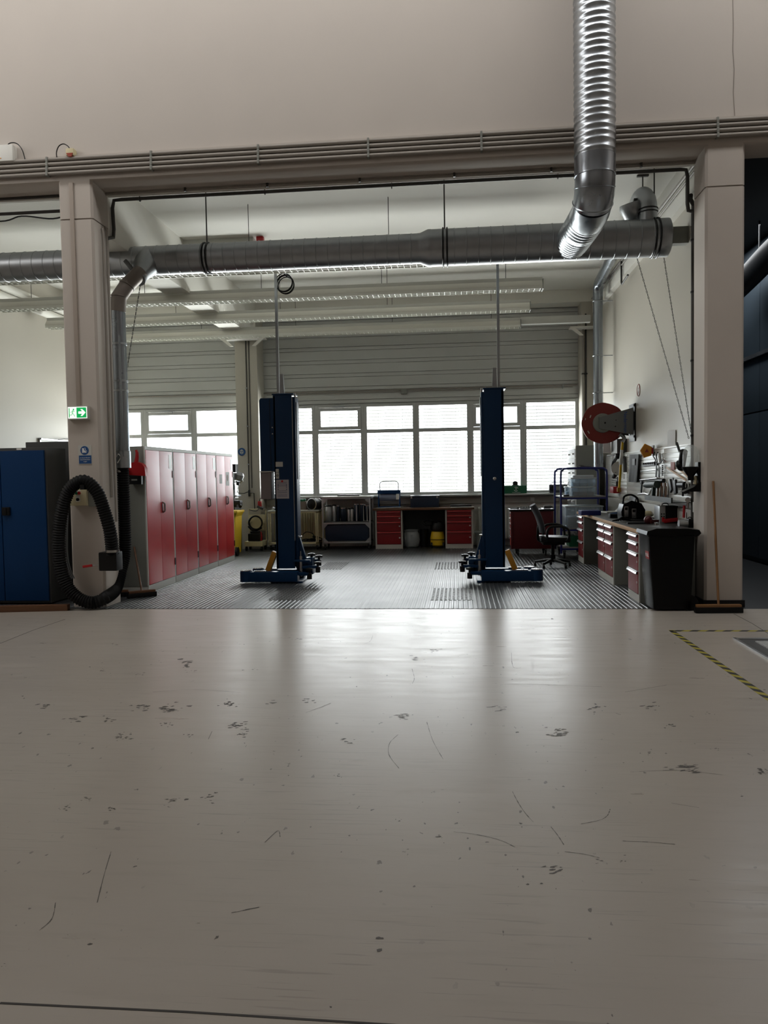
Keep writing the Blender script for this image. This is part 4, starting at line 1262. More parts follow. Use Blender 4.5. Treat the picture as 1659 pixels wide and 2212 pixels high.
for i in range(6):
    b.obox((-3.86+.05*i, 15.85+.04*(i % 2), .86+.015*(i % 3)), (.06, .1, .05), (.3*i, .4, .5*i), .01)
b.tube(spline([(-3.8, 15.8, .9), (-3.75, 15.8, 1.02), (-3.66, 15.8, 1.06), (-3.6, 15.8, 1.0)], 5), .008, 6)
tag(b.build('clamp_fixture', galv_d), 'cluttered metal clamp fixture on the table trolley under the grey control cabinet', 'clamp')

t = thing('welding_trolley', 'cream battery charger trolley with coiled black cables beside the inner pillar', 'trolley', (-4.2, 15.6, 0))
x0, x1, y0, y1 = -4.40, -4.02, 15.45, 15.85
part('base_tray', cream, t, lambda b: b.box(x0, x1, y0, y1, .10, .20, .006))
part('uprights', cream, t, lambda b: b.box(x0, x0+.02, y1-.04, y1, .2, .86).box(x1-.02, x1, y1-.04, y1, .2, .86).tube([(x0+.01, y1-.02, .85), (x1-.01, y1-.02, .85)], .012, 8))
part('back_panel', cream, t, lambda b: b.box(x0+.02, x1-.02, y1-.06, y1-.04, .40, .74, .004))
part('cable_hook', cream, t, lambda b: b.box(x0, x0+.07, y1-.17, y1-.05, .565, .61, .004).box(x1-.09, x1-.02, y1-.17, y1-.05, .565, .61, .004).box(x0+.05, x1-.05, y1-.14, y1-.05, .43, .46))
part('cable_loop', rubber, t, lambda b: [b.ring((-4.215, y1-.15-.015*i, .575), (0, 1, 0), .135+.008*(i % 2), .013, 28, 6) for i in range(4)] and b.tube(spline([(-4.38, y1-.16, .5), (-4.3, y1-.17, .42), (-4.2, y1-.17, .41), (-4.08, y1-.17, .47)], 5), .012, 6))
part('battery', dark, t, lambda b: b.box(x0+.06, x1-.06, y0+.06, y1-.1, .2, .36, .02).box(x0+.1, x1-.1, y0+.1, y1-.14, .36, .40, .02))
part('grip', redp, t, lambda b: b.tube([(x1-.03, y0+.02, .22), (x1-.02, y0+.02, .30), (x1-.03, y0+.02, .40)], [.02, .018, .012], 8))
for xx in (x0+.03, x1-.03):
    for yy in (y0+.05, y1-.05):
        part('wheel', dark, t, lambda b: b.cyl((xx-.015, yy, .05), (xx+.015, yy, .05), .05, n=18).box(xx-.01, xx+.01, yy-.01, yy+.01, .05, .11))
b = MB()
b.tube(spline([(-4.35, 15.7, .85), (-4.2, 15.68, .82), (-4.1, 15.7, .9), (-4.0, 15.72, .84)], 6), .009, 6)
b.obox((-4.12, 15.72, .885), (.14, .06, .05), (0, .5, .3), .01)
tag(b.build('welding_clamp', greyd), 'grey clamp with cable resting on top of the cream trolley', 'clamp')
t = thing('extension_reel', 'small red plug box on the inner pillar above the cream trolley', 'plug box', (-4.15, 15.92, .85))
part('box', redp, t, lambda b: b.box(-4.215, -4.14, 15.88, 15.95, .88, 1.02, .02))
part('cable', dark, t, lambda b: b.tube(spline([(-4.18, 15.9, 1.02), (-4.15, 15.88, 1.08), (-4.06, 15.88, 1.08), (-4.0, 15.88, 1.07)], 5), .007, 6).tube(spline([(-4.16, 15.9, .89), (-4.1, 15.86, .90), (-4.06, 15.84, .85)], 5), .007, 6))
t = thing('pillar_conduit', 'dark vertical conduit with socket on the inner rear pillar', 'conduit', (-4.38, 15.93, 1.2))
part('tube', pipe_d, t, lambda b: b.cyl((-4.405, 15.93, 1.25), (-4.40, 15.93, 4.40), .013, n=8).cyl((-4.345, 15.94, 1.3), (-4.34, 15.94, 4.40), .009, n=8))
part('outlet', dark, t, lambda b: b.box(-4.42, -4.385, 15.9, 15.95, 1.12, 1.26, .006))
part('cable', dark, t, lambda b: b.tube([(-4.40, 15.92, 1.19), (-4.30, 15.92, 1.19), (-4.29, 15.92, .86)], .009, 6).tube(spline([(-4.62, 15.6, 1.22), (-4.5, 15.8, 1.19), (-4.42, 15.9, 1.22)], 5), .008, 6))
for zz in (1.8, 2.6, 3.4):
    part('clip', galv_d, t, lambda b: b.box(-4.425, -4.38, 15.915, 15.95, zz-.012, zz+.012))
t = thing('face_shield_sign', 'round blue face protection sign on the inner rear pillar', 'sign', (-4.5, 15.94, 2.1))
fc = aY(522, 976, 15.94)
part('disc', sign_blue, t, lambda b: b.prism(ngon(fc.x, fc.z, .082, 32), 'xz', 15.943, 15.949))
part('face_symbol', lgrey, t, lambda b: b.prism(ngon(fc.x, fc.z, .05, 20, .04), 'xz', 15.940, 15.943))
part('mask_symbol', sign_blue, t, lambda b: b.prism(ngon(fc.x-.016, fc.z+.008, .012, 12), 'xz', 15.937, 15.940).prism(ngon(fc.x+.016, fc.z+.008, .012, 12), 'xz', 15.937, 15.940).box(fc.x-.014, fc.x+.014, 15.937, 15.940, fc.z-.034, fc.z-.02))
# brackets at the pillar heads
for (xa_, yy) in ((-4.41, 15.9), (2.72, 15.95)):
    b = MB()
    b.box(xa_-.46, xa_+(.46 if xa_ < 0 else .3), yy-.20, yy+.03, 4.385, 4.415)
    for sg in ((-1, 1) if xa_ < 0 else (-1,)):
        b.prism([(xa_+sg*.20, 4.24), (xa_+sg*.27, 4.24), (xa_+sg*.46, 4.39), (xa_+sg*.36, 4.39)], 'xz', yy-.19, yy-.15)
    tag(b.build('rail_bracket', bay_m), 'white slanted rail bracket at the head of the ' + ('inner rear pillar' if xa_ < 0 else 'right rear corner pillar'), 'bracket', 'rail brackets')

# drill press and yellow bin behind the lockers
t = thing('wheelie_bin', 'yellow wheelie bin peeking out behind the last locker', 'bin', (-4.45, 14.75, 0))
part('body', yellow, t, lambda b: b.prism([(-4.62, .04), (-4.33, .04), (-4.29, .84), (-4.66, .84)], 'xz', 14.5, 14.95))
part('lid', yellow, t, lambda b: b.box(-4.68, -4.245, 14.46, 14.98, .84, .88, .012).prism([(-4.31, .84), (-4.25, .84), (-4.31, .74)], 'xz', 14.5, 14.94))
part('wheel', dark, t, lambda b: b.cyl((-4.30, 14.52, .09), (-4.26, 14.52, .09), .09, n=20))
t = thing('drill_press', 'grey bench drill press on a dark stand behind the last locker', 'drill press', (-4.5, 15.3, 0))
dx, dy = -4.60, 15.32
part('stand', greyd, t, lambda b: b.box(dx-.2, dx+.12, dy-.2, dy+.25, 0, .93, .01))
part('base', dark, t, lambda b: b.box(dx-.15, dx+.16, dy-.22, dy+.2, .93, .98, .01))
part('column', steel, t, lambda b: b.cyl((dx, dy+.1, .97), (dx, dy+.1, 1.62), .045, n=18).cyl((dx+.04, dy-.03, 1.12), (dx+.04, dy-.03, 1.4), .05, n=16))
part('table', galv_d, t, lambda b: b.box(dx-.12, dx+.16, dy-.2, dy+.12, 1.14, 1.17, .006))
part('head', M('drill_grey', (150, 152, 155), .3, .4), t, lambda b: b.box(dx-.12, dx+.13, dy-.2, dy+.2, 1.42, 1.62, .03).lathe([(.05, 0), (.085, .03), (.09, .12), (.06, .16)], (dx+.16, dy-.05, 1.47), (.3, -.1, .9), 20))
part('motor', dark, t, lambda b: b.box(dx-.1, dx+.1, dy-.02, dy+.18, 1.63, 1.80, .015))
part('chuck', dark, t, lambda b: b.lathe([(.03, 0), (.045, .02), (.045, .08), (.03, .11)], (dx+.06, dy-.12, 1.28), (0, 0, 1), 16))
hb = part('feed_hub', dark, t, lambda b: b.cyl((dx+.13, dy-.08, 1.40), (dx+.19, dy-.08, 1.40), .035))
for a in (20, 140, 260):
    part('feed_handle', steel, hb, lambda b: b.cyl((dx+.17, dy-.08, 1.40), (dx+.17+.10*math.cos(R(a)), dy-.12, 1.40+.16*math.sin(R(a))), .009, n=8).ball((dx+.17+.10*math.cos(R(a)), dy-.12, 1.40+.16*math.sin(R(a))), .016))
part('vise', dark, t, lambda b: b.box(dx-.02, dx+.25, dy-.28, dy-.1, .98, 1.06, .015).cyl((dx+.2, dy-.2, 1.0), (dx+.26, dy-.3, .94), .03))
part('data_sheet', paper, t, lambda b: b.box(dx+.07, dx+.15, dy-.225, dy-.22, .99, 1.06))

# ------------------------------------------------------------------ right hand corner: trolley, chair, cart, cabinet
t = thing('tool_trolley', 'dark red tool trolley on castors beside the office chair', 'tool trolley', (1.35, 14.45, 0))
x0, x1, y0, y1 = .96, 1.70, 14.2, 14.72
part('body', M('dark_red_paint', (84, 10, 18), .4, noise=.05), t, lambda b: b.box(x0+.03, x1, y0, y1, .13, .82, .008))
part('corner_post', M('dark_red_paint', (84, 10, 18), .4), t, lambda b: b.box(x0-.01, x0+.03, y0-.01, y0+.03, .13, .82, .005).box(x1-.02, x1+.02, y0-.01, y0+.03, .13, .82, .005))
for i, (z0, z1) in enumerate(((.16, .36), (.37, .5), (.51, .6), (.61, .69), (.70, .79))):
    d = part('drawer', redp, t, lambda b: b.box(x0+.008, x0+.032, y0+.04, y1-.02, z0, z1-.01, .004))
    part('handle', steel, d, lambda b: b.box(x0-.012, x0+.01, y0+.05, y1-.03, z1-.03, z1-.015, .003))
part('top_tray', dark, t, lambda b: b.box(x0-.03, x1+.03, y0-.02, y1+.02, .82, .855, .012))
for xx in (x0+.12, x1-.12):
    for yy in (y0+.06, y1-.06):
        part('castor', dark, t, lambda b: castor(b, xx, yy, .055))
TT = [('ratchet handle', 'black ratchet lying on the red trolley top near its left end', (1.02, 14.28), .15), ('socket set', 'flat socket tray in the middle of the red trolley top', (1.22, 14.35), .18), ('pliers', 'pliers lying on the red trolley top near the chair back', (1.44, 14.3), .14), ('spray can', 'lying spray can at the right end of the red trolley top', (1.64, 14.32), .16)]
for nm, lb, (xx, yy), ln in TT:
    b = MB()
    if nm == 'socket set':
        b.box(xx-ln/2, xx+ln/2, yy-.05, yy+.05, .856, .875, .004)
        for i in range(5):
            b.cyl((xx-ln/2+.02+.035*i, yy, .875), (xx-ln/2+.02+.035*i, yy, .90), .012, n=12)
    elif nm == 'spray can':
        b.lathe([(.028, 0), (.03, .01), (.03, .12), (.015, .145), (.015, .16)], (xx-.08, yy, .887), (1, .1, 0), 16)
    elif nm == 'pliers':
        b.obox((xx, yy, .866), (ln, .016, .014), (0, 0, .2), .004).obox((xx, yy, .866), (ln, .016, .014), (0, 0, -.2), .004)
    else:
        b.obox((xx, yy, .868), (ln, .02, .018), (0, 0, .3), .005).cyl((xx+.07, yy+.02, .857), (xx+.07, yy+.02, .888), .022, n=14)
    tag(b.build(nm.replace(' ', '_'), greyd if nm != 'pliers' else dark), lb, 'tool', 'tools on the red trolley')

t = thing('office_chair', 'black office swivel chair with armrests facing the right bench', 'chair', (1.50, 12.5, 0))
cx, cy_ = 1.50, 12.5
part('seat', dark, t, lambda b: b.obox((cx+.02, cy_, .455), (.47, .46, .085), (0, R(2), 0), .035))
part('seat_pan', black_g, t, lambda b: b.obox((cx, cy_, .39), (.34, .32, .05), (0, 0, 0), .015))
part('backrest', M('chair_fabric', (46, 48, 54), .75), t, lambda b: b.tube(spline([(cx-.17, cy_, .56), (cx-.19, cy_, .70), (cx-.245, cy_, .86), (cx-.32, cy_, 1.0)], 4), [.05]*13, 12))
bk = [o_ for o_ in t.children if o_.name.startswith('backrest')][0]
for v in bk.data.vertices:
    k = (v.co.z-.56)/.44
    v.co.y = v.co.y*(4.3-1.1*k*k)
part('back_support', black_g, t, lambda b: b.tube(spline([(cx-.05, cy_, .40), (cx-.22, cy_, .43), (cx-.235, cy_, .55), (cx-.225, cy_, .68)], 5), .022, 8))
for sg in (-1, 1):
    part('armrest', dark, t, lambda b: b.tube(spline([(cx-.11, cy_+sg*.26, .44), (cx-.12, cy_+sg*.28, .58), (cx-.06, cy_+sg*.28, .66), (cx+.10, cy_+sg*.28, .665), (cx+.20, cy_+sg*.28, .62), (cx+.22, cy_+sg*.27, .50), (cx+.18, cy_+sg*.24, .43)], 6), .02, 8))
part('gas_column', black_g, t, lambda b: b.cyl((cx, cy_, .10), (cx, cy_, .38), .028, n=14).cyl((cx, cy_, .08), (cx, cy_, .2), .04, n=14))
for i in range(5):
    a = R(18+72*i)
    ex, ey = cx+.29*math.cos(a), cy_+.29*math.sin(a)
    l = part('leg', dark, t, lambda b: b.tube([(cx, cy_, .115), ((cx+ex)/2, (cy_+ey)/2, .10), (ex, ey, .075)], [.03, .024, .018], 8))
    part('castor', dark, l, lambda b: b.cyl((ex-.018, ey, .028), (ex+.018, ey, .028), .028, n=14).cyl((ex, ey, .03), (ex, ey, .08), .008, n=6))

t = thing('shelf_trolley', 'blue tubular shelf trolley with clear boxes in the rear right corner', 'trolley', (2.2, 14.0, 0))
x0, x1, y0, y1 = 1.78, 2.56, 13.62, 14.12


def hoop(b, yy):
    b.tube(spline([(x0, yy, .1), (x0, yy, .8), (x0, yy, 1.46), (x0+.03, yy, 1.55), (x0+.12, yy, 1.58), (x1-.12, yy, 1.58), (x1-.03, yy, 1.55), (x1, yy, 1.46), (x1, yy, .8), (x1, yy, .1)], 6), .019, 10)


part('hoop', bluef, t, lambda b: hoop(b, y0))
part('hoop', bluef, t, lambda b: hoop(b, y1+.35))
for zz in (1.075, .52, .19):
    s_ = part('shelf', M('grey_shelf_board', (150, 148, 144), .5), t, lambda b: b.box(x0+.01, x1-.01, y0+.01, y1+.34, zz, zz+.02, .003))
    part('shelf_edge', bluef, s_, lambda b: b.box(x0, x1, y0-.012, y0+.012, zz-.03, zz, .003).box(x0, x1, y1+.338, y1+.362, zz-.03, zz, .003))
for xx in (x0+.06, x1-.06):
    for yy in (y0+.06, y1+.28):
        part('castor', dark, t, lambda b: castor(b, xx, yy, .06))


def clear_box(label, x0, x1, y0, y1, z0, h, content, lidded=True):
    t = thing('storage_box', label, 'storage box', ((x0+x1)/2, (y0+y1)/2, z0), 'clear plastic boxes')
    tp = .012
    part('tub', clearbox, t, lambda b: b.box(x0+tp, x1-tp, y0+tp, y0+tp+.004, z0, z0+h).box(x0+tp, x1-tp, y1-tp-.004, y1-tp, z0, z0+h).box(x0+tp, x0+tp+.004, y0+tp, y1-tp, z0, z0+h).box(x1-tp-.004, x1-tp, y0+tp, y1-tp, z0, z0+h).box(x0+tp, x1-tp, y0+tp, y1-tp, z0, z0+.004), False)
    part('ribs', clearbox, t, lambda b: [b.box(x0+tp+k*(x1-x0-2*tp)-.006, x0+tp+k*(x1-x0-2*tp)+.006, y0+.004, y0+tp, z0, z0+h) for k in (.02, .33, .66, .98)], False)
    part('rim' if not lidded else 'lid', M('frosted_rim', (205, 215, 220), .4), t, lambda b: b.box(x0, x1, y0, y1, z0+h, z0+h+.022, .006))
    if content:
        part('contents', content, t, lambda b: b.obox(((x0+x1)/2, (y0+y1)/2, z0+h*.28), ((x1-x0)*.84, (y1-y0)*.8, h*.5), (0, 0, 0), .05))
    return t


clear_box('clear box with dark contents, lower of two on the blue trolley', 1.96, 2.40, 13.7, 14.02, 1.096, .145, M('mixed_dark_parts', (60, 62, 66), .6, noise=.5, ns=30))
clear_box('clear box with bluish contents, upper of two on the blue trolley', 1.96, 2.40, 13.7, 14.02, 1.265, .13, M('pale_blue_parts', (150, 175, 190), .6, noise=.2, ns=20))
clear_box('small clear box behind the two stacked boxes on the blue trolley', 1.92, 2.15, 14.12, 14.34, 1.096, .14, M('pale_blue_parts', (150, 175, 190), .6))
tag(MB().box(2.0, 2.36, 13.72, 13.98, 1.42, 1.46, .012).box(2.14, 2.22, 13.705, 13.72, 1.43, 1.45, .004).build('shallow_box', M('frosted_rim', (205, 215, 220), .4)), 'shallow white box with a dark clip on top of the stacked clear boxes', 'box')
b = MB()
b.obox((2.25, 14.0, 1.60), (.12, .03, .02), (0, .2, .1), .005).obox((2.1, 13.63, 1.605), (.1, .03, .02), (0, -.2, .1), .005).tube(spline([(2.06, 13.63, 1.6), (2.1, 13.62, 1.63), (2.2, 13.62, 1.615), (2.3, 13.63, 1.605)], 5), .009, 6)
tag(b.build('spring_clamp', greyd), 'small clamp fixed on the top bar of the blue trolley', 'clamp')
clear_box('big frosted box with lid on the middle shelf of the blue trolley', 1.86, 2.52, 13.68, 14.3, .541, .36, M('dim_grey_parts', (110, 112, 114), .6, noise=.3, ns=6))
t = thing('crate', 'green plastic crate on the bottom shelf of the blue trolley', 'crate', (2.1, 13.9, .21))
part('body', green, t, lambda b: b.prism([(1.93, .211), (2.4, .211), (2.43, .40), (1.90, .40)], 'xz', 13.68, 14.05))
part('rag', paper, t, lambda b: b.ball((2.1, 13.8, .42), .06, (1.3, .8, .5)))
tag(MB().box(1.83, 1.93, 13.66, 13.74, 1.096, 1.125, .012).build('small_device', dark), 'small black device at the edge of the blue trolley shelf', 'device')
t = thing('parts_cabinet', 'tall grey cabinet with small white handled drawers behind the blue trolley', 'cabinet', (2.42, 15.3, 0))
part('body', grey, t, lambda b: b.box(2.22, 2.66, 14.85, 15.9, 0, 2.02, .006))
for i in range(9):
    zz = .35+.18*i
    d = part('drawer', greyd, t, lambda b: b.box(2.205, 2.222, 14.88, 15.88, zz, zz+.165, .004))
    part('handle', white, d, lambda b: b.box(2.165, 2.205, 14.98, 15.08, zz+.06, zz+.085, .006).box(2.165, 2.205, 15.5, 15.6, zz+.06, zz+.085, .006))
part('edge_strip', white, t, lambda b: b.box(2.212, 2.226, 14.845, 14.86, .05, 2.0))

# ------------------------------------------------------------------ hose reel
RY = 12.65
t = thing('hose_reel', 'large dark red hose reel on a grey wall bracket above the right bench', 'hose reel', (2.4, RY, 2.0))
rc = aY(1303, 914, RY)
rr = .325


def disc(b, c, y0, y1):
    pr = []
    n = 48
    poly = [(c.x+(rr+.003*math.cos(8*a))*math.cos(a), c.z+(rr+.003*math.cos(8*a))*math.sin(a)) for a in [2*PI*i/n for i in range(n)]]
    b.prism(poly, 'xz', y0, y1)


part('front_disc', reel_m, t, lambda b: disc(b, rc+Vector((-.012, 0, 0)), RY, RY+.02))
part('rear_disc', reel_m, t, lambda b: disc(b, rc+Vector((.075, 0, .012)), RY+.25, RY+.27))
part('hose_pack', dark, t, lambda b: b.cyl((rc.x, RY+.02, rc.z), (rc.x, RY+.25, rc.z), .26, n=36))
part('hub', grey, t, lambda b: b.lathe([(.155, 0), (.15, .02), (.13, .025), (.13, .03)], (rc.x-.01, RY, rc.z), (0, -1, 0), 36))
tl, tr, br, bl = aY(1294, 902, RY-.04), aY(1368, 880, RY-.04), aY(1368, 939, RY-.04), aY(1295, 926, RY-.04)
poly = [(tl.x, tl.z), (min(tr.x, XR-.01), tr.z), (min(br.x, XR-.01), br.z), (bl.x, bl.z)]
for q0 in (RY-.05, RY+.29):
    part('bracket', M('bracket_grey', (110, 112, 112), .5), t, lambda b: b.prism(poly, 'xz', q0, q0+.02))
part('wall_plate', dark, t, lambda b: b.box(XR-.02, XR, RY-.07, RY+.34, rc.z-.3, rc.z+.3).cyl((XR-.03, RY-.1, tr.z+.01), (XR-.03, RY-.1, tr.z+.05), .015).cyl((XR-.03, RY-.1, br.z-.05), (XR-.03, RY-.1, br.z-.01), .015))
part('slot', lgrey, t, lambda b: b.obox((rc.x-.2, RY-.003, rc.z+.11), (.014, .004, .045), (0, R(20), 0)).obox((rc.x-.23, RY-.003, rc.z-.14), (.014, .004, .05), (0, R(-30), 0)).obox((rc.x-.28, RY-.003, rc.z+.07), (.008, .004, .03), (0, R(10), 0)))
part('axle_bolt', dark, t, lambda b: b.cyl((rc.x+.02, RY-.056, rc.z), (rc.x+.02, RY-.048, rc.z), .016, n=6).cyl((rc.x+.18, RY-.056, rc.z-.06), (rc.x+.18, RY-.048, rc.z-.06), .01).cyl((rc.x+.19, RY-.056, rc.z+.04), (rc.x+.19, RY-.048, rc.z+.04), .008))
lp = aY(1351, 912, RY-.052)
text('Nederman', .078, (lp.x, RY-.052, lp.z), (R(90), R(90), 0), M('blue_print', (20, 70, 140), .5), t)
part('hose_outlet', alu, t, lambda b: b.tube(spline([aY(1335, 938, RY+.1), aY(1343, 940, RY+.1), aY(1348, 946, RY+.1), aY(1344, 955, RY+.1)], 4), .03, 10))

a0, a1 = aY(1337, 1060, RY+.1), aY(1345, 948, RY+.1)
hp = part('hose_end', yellow, t, lambda b: b.cyl(a0, a1, .020, n=14))
m0, m1 = a0+(a1-a0)*.50, a0+(a1-a0)*.72
part('nozzle_band', white, hp, lambda b: b.lathe([(.022, 0), (.032, .03), (.024, .16), (.022, .24)], m0, m1-m0, 14))
part('nozzle_foot', ochre, hp, lambda b: b.box(a0.x-.03, a0.x+.03, a0.y-.03, a0.y+.03, a0.z-.02, a0.z+.05, .008))
# prohibition sign
c = aX(1380, 843, XR)
t = thing('prohibition_sign', 'small round red and white prohibition sign high on the right wall', 'sign', (XR, c.y, c.z))
part('disc', lgrey, t, lambda b: b.cyl((XR-.004, c.y, c.z), (XR, c.y, c.z), .10, n=28))
part('red_ring', M('faded_red', (150, 80, 74), .6), t, lambda b: b.ring((XR-.005, c.y, c.z), (1, 0, 0), .092, .007, 28, 5).obox((XR-.005, c.y, c.z), (.004, .012, .17), (R(40), 0, 0)))
part('symbol', dark, t, lambda b: b.box(XR-.006, XR-.004, c.y-.012, c.y+.012, c.z-.05, c.z+.04))

# ------------------------------------------------------------------ tool wall
t = thing('tool_board', 'long pale slotted tool board on the right wall above the bench', 'tool board', (XR, 11.5, 1.0))
pb = M('slat_board', (226, 226, 220), .24, spec=.7)
for y0, y1 in ((9.52, 10.78), (10.80, 13.1), (13.12, 15.1)):
    def bd(b):
        for i in range(11):
            z0 = 1.06+.068*i
            b.box(XR-.028, XR-.008, y0, y1, z0+.005, z0+.065, .003)
        b.box(XR-.012, XR, y0, y1, 1.06, 1.81)
    part('panel', pb, t, bd)
part('top_rail', pb, t, lambda b: b.box(XR-.035, XR, 9.52, 15.1, 1.81, 1.83, .004))
t = thing('cable_channel', 'pale cable channel with sockets along the right wall behind the bench', 'cable channel', (XR, 11.5, .87))
part('duct_cover', socket_m, t, lambda b: b.box(XR-.06, XR, 9.45, 14.6, .88, 1.04, .005))
for yy in (9.68, 9.78, 9.88, 10.9, 11.0, 12.2):
    part('socket', white, t, lambda b: b.box(XR-.07, XR-.06, yy-.042, yy+.042, .915, 1.0, .008).cyl((XR-.075, yy, .957), (XR-.068, yy, .957), .02))


def wp(u, v, off=.04):
    return aX(u, v, XR-off)


TG = 'tools hung on the wall board'


def hang(name, label, mat, fn, cat='tool', g=TG):
    b = MB()
    fn(b)
    return tag(b.build(name, mat), label, cat, g)


def bar(b, p0, p1, wd, th=.012):
    """flat bar between two wall points"""
    a, c = Vector(p0), Vector(p1)
    d = c-a
    ang = math.atan2(d.z, d.y)
    b.obox((a+c)/2, (th, d.length, wd), (ang, 0, 0), min(.004, th*.3))


def spanner(b, u0, v0, u1, v1, wd=.018):
    a, c = wp(u0, v0), wp(u1, v1)
    bar(b, a, c, wd)
    for q in (a, c):
        b.ring(q, (1, 0, 0), wd*.9, wd*.35, 14, 6)


t = thing('warning_lamp', 'orange roadside warning lamp with five sided lens on top of the tool board', 'warning lamp', (2.7, 11.8, 1.75))
wl = aY(1397, 974, 11.3)
part('lens', amber, t, lambda b: b.prism([(wl.x+.085*math.cos(R(90+72*i+14)), wl.z+.105*math.sin(R(90+72*i+14))) for i in range(5)], 'xz', wl.y, wl.y+.05))
part('lens_core', rust, t, lambda b: b.prism([(wl.x-.03, wl.z-.02), (wl.x+.03, wl.z-.02), (wl.x, wl.z+.03)], 'xz', wl.y-.006, wl.y))
part('neck', redp, t, lambda b: b.box(wl.x+.06, wl.x+.09, wl.y, wl.y+.06, wl.z-.045, wl.z+.045, .006))
part('housing', grey, t, lambda b: b.box(wl.x+.09, XR-.03, wl.y-.01, wl.y+.10, wl.z-.07, wl.z+.08, .01))
t = thing('apron', 'black work apron hanging on the tool board', 'apron', (2.75, 12.7, 1.2))


def cloth(b):
    P0, P1, P2, P3 = wp(1361, 982, .06), wp(1381, 981, .06), wp(1378, 1042, .06), wp(1360, 1041, .06)
    nx, nz = 12, 10
    vs = []
    for j in range(nz+1):
        for i in range(nx+1):
            s, r_ = i/nx, j/nz
            p_ = (P0*(1-s)+P1*s)*(1-r_)+(P3*(1-s)+P2*s)*r_
            vs.append(p_+Vector((-.03*abs(math.sin(s*9))*r_-.01, 0, 0)))
    n0 = len(vs)
    vs += [v_+Vector((.012, 0, 0)) for v_ in vs]
    fs = []
    for j in range(nz):
        for i in range(nx):
            a = j*(nx+1)+i
            fs += [[a, a+1, a+nx+2, a+nx+1], [n0+a, n0+a+nx+1, n0+a+nx+2, n0+a+1]]
    per = list(range(nx+1)) + [j*(nx+1)+nx for j in range(1, nz+1)] + [nz*(nx+1)+i for i in range(nx-1, -1, -1)] + [j*(nx+1) for j in range(nz-1, 0, -1)]
    for a, c_ in zip(per, per[1:]+per[:1]):
        fs.append([a, c_, n0+c_, n0+a])
    b._add(vs, fs)


part('cloth', M('black_cloth', (20, 20, 22), .65), t, cloth)
part('pocket', M('grey_pocket', (80, 80, 84), .5), t, lambda b: bar(b, wp(1366, 998, .085), wp(1372, 998, .085), .10))
hang('notice_sheet', 'white curling notice sheet pinned above the tool board near the duct chains', paper, lambda b: b.tube([], .01) if False else bar(b, wp(1442, 950, .012), wp(1459, 949, .012), .24, .004), 'sheet', None)
hang('notice_sheet', 'white poster with a red edge behind the black headset on the tool board', paper, lambda b: bar(b, wp(1309, 1004, .03), wp(1330, 1004, .03), .36, .004), 'sheet', None)
hang('cabinet_box', 'dark grey wall box under the red hose reel', greyd, lambda b: b.box(XR-.16, XR, 13.25, 13.75, 1.82, 2.06, .008), 'box', None)
hang('paper_sheet', 'pale sheet pinned to the side of the dark wall box', paper, lambda b: b.box(XR-.30, XR-.17, 13.74, 13.745, 1.84, 2.07), 'sheet', None)
hang('headset', 'black ear defender hanging at the far end of the tool board', dark, lambda b: b.tube(spline([wp(1335, 985, .1), wp(1327, 995, .1), wp(1324, 1010, .1), wp(1330, 1022, .1), wp(1326, 1030, .1)], 5), .035, 10).ball(wp(1336, 984, .1), .06).tube([wp(1312, 984, .2), wp(1334, 983, .1)], .012, 8))
hang('grinding_disc', 'pale round disc hanging behind the yellow hose end', lgrey, lambda b: b.cyl(wp(1336, 1012, .03), wp(1336, 1012, .06), .12, n=24).cyl(wp(1336, 1012, .06), wp(1336, 1012, .075), .03, n=14))
hang('hex_keys', 'fan of dark hex keys below the poster on the tool board', dark, lambda b: [bar(b, wp(1322, 1032+5*i, .04), wp(1339, 1035+5*i, .04), .010) for i in range(6)])
hang('torch', 'grey hand lamp hanging just right of the yellow hose end', greyd, lambda b: b.cyl(wp(1349, 990, .06), wp(1350, 1020, .06), .03, n=12).ball(wp(1348, 990, .06), .04))
hang('hook_ring', 'thin wire ring hanging below the grey hand lamp', steel, lambda b: b.ring(wp(1348, 1029, .05), (1, 0, 0), .04, .005, 20, 5))
hang('combination_spanner', 'upper steel spanner lying across the board right of the apron', steel, lambda b: spanner(b, 1385, 1018, 1418, 1014))
hang('socket_rack', 'black rack of sockets in a row right of the apron', dark, lambda b: (bar(b, wp(1388, 1006, .05), wp(1416, 1003, .05), .03, .03), [b.cyl(wp(1390+4*i, 1005-.4*i, .06), wp(1390+4*i, 1000-.4*i, .06), .014, n=10) for i in range(7)]))
hang('torque_wrench', 'torque wrench with black grip on the board below the spanner', steel, lambda b: b.cyl(wp(1383, 1037, .05), wp(1420, 1033, .05), .014, n=10))
hang('torque_wrench', 'dark torque wrench lowest of the horizontal tools beside the apron', dark, lambda b: b.cyl(wp(1396, 1042, .05), wp(1430, 1039, .05), .02, n=10).cyl(wp(1420, 1039, .05), wp(1434, 1038, .05), .028, n=10))
hang('pliers', 'black handled pliers with open curved grips near the warning lamp', dark, lambda b: b.tube(spline([wp(1414, 977, .05), wp(1411, 985, .05), wp(1416, 994, .05), wp(1412, 1002, .05)], 4), .008, 6).tube(spline([wp(1421, 977, .05), wp(1418, 986, .05), wp(1419, 996, .05), wp(1415, 1003, .05)], 4), .008, 6))
hang('file', 'long black file hanging upright in the middle of the board', dark, lambda b: bar(b, wp(1418, 1000, .05), wp(1417, 1031, .05), .05))
hang('file', 'second upright black file beside the toothed strip', dark, lambda b: bar(b, wp(1425, 1008, .05), wp(1424, 1031, .05), .04))
hang('chain_strip', 'white strip with black teeth hanging on the board', dark, lambda b: [b.obox(wp(1431, 1006+4*i, .05), (.02, .03, .018), (0, 0, 0), .004) for i in range(6)])
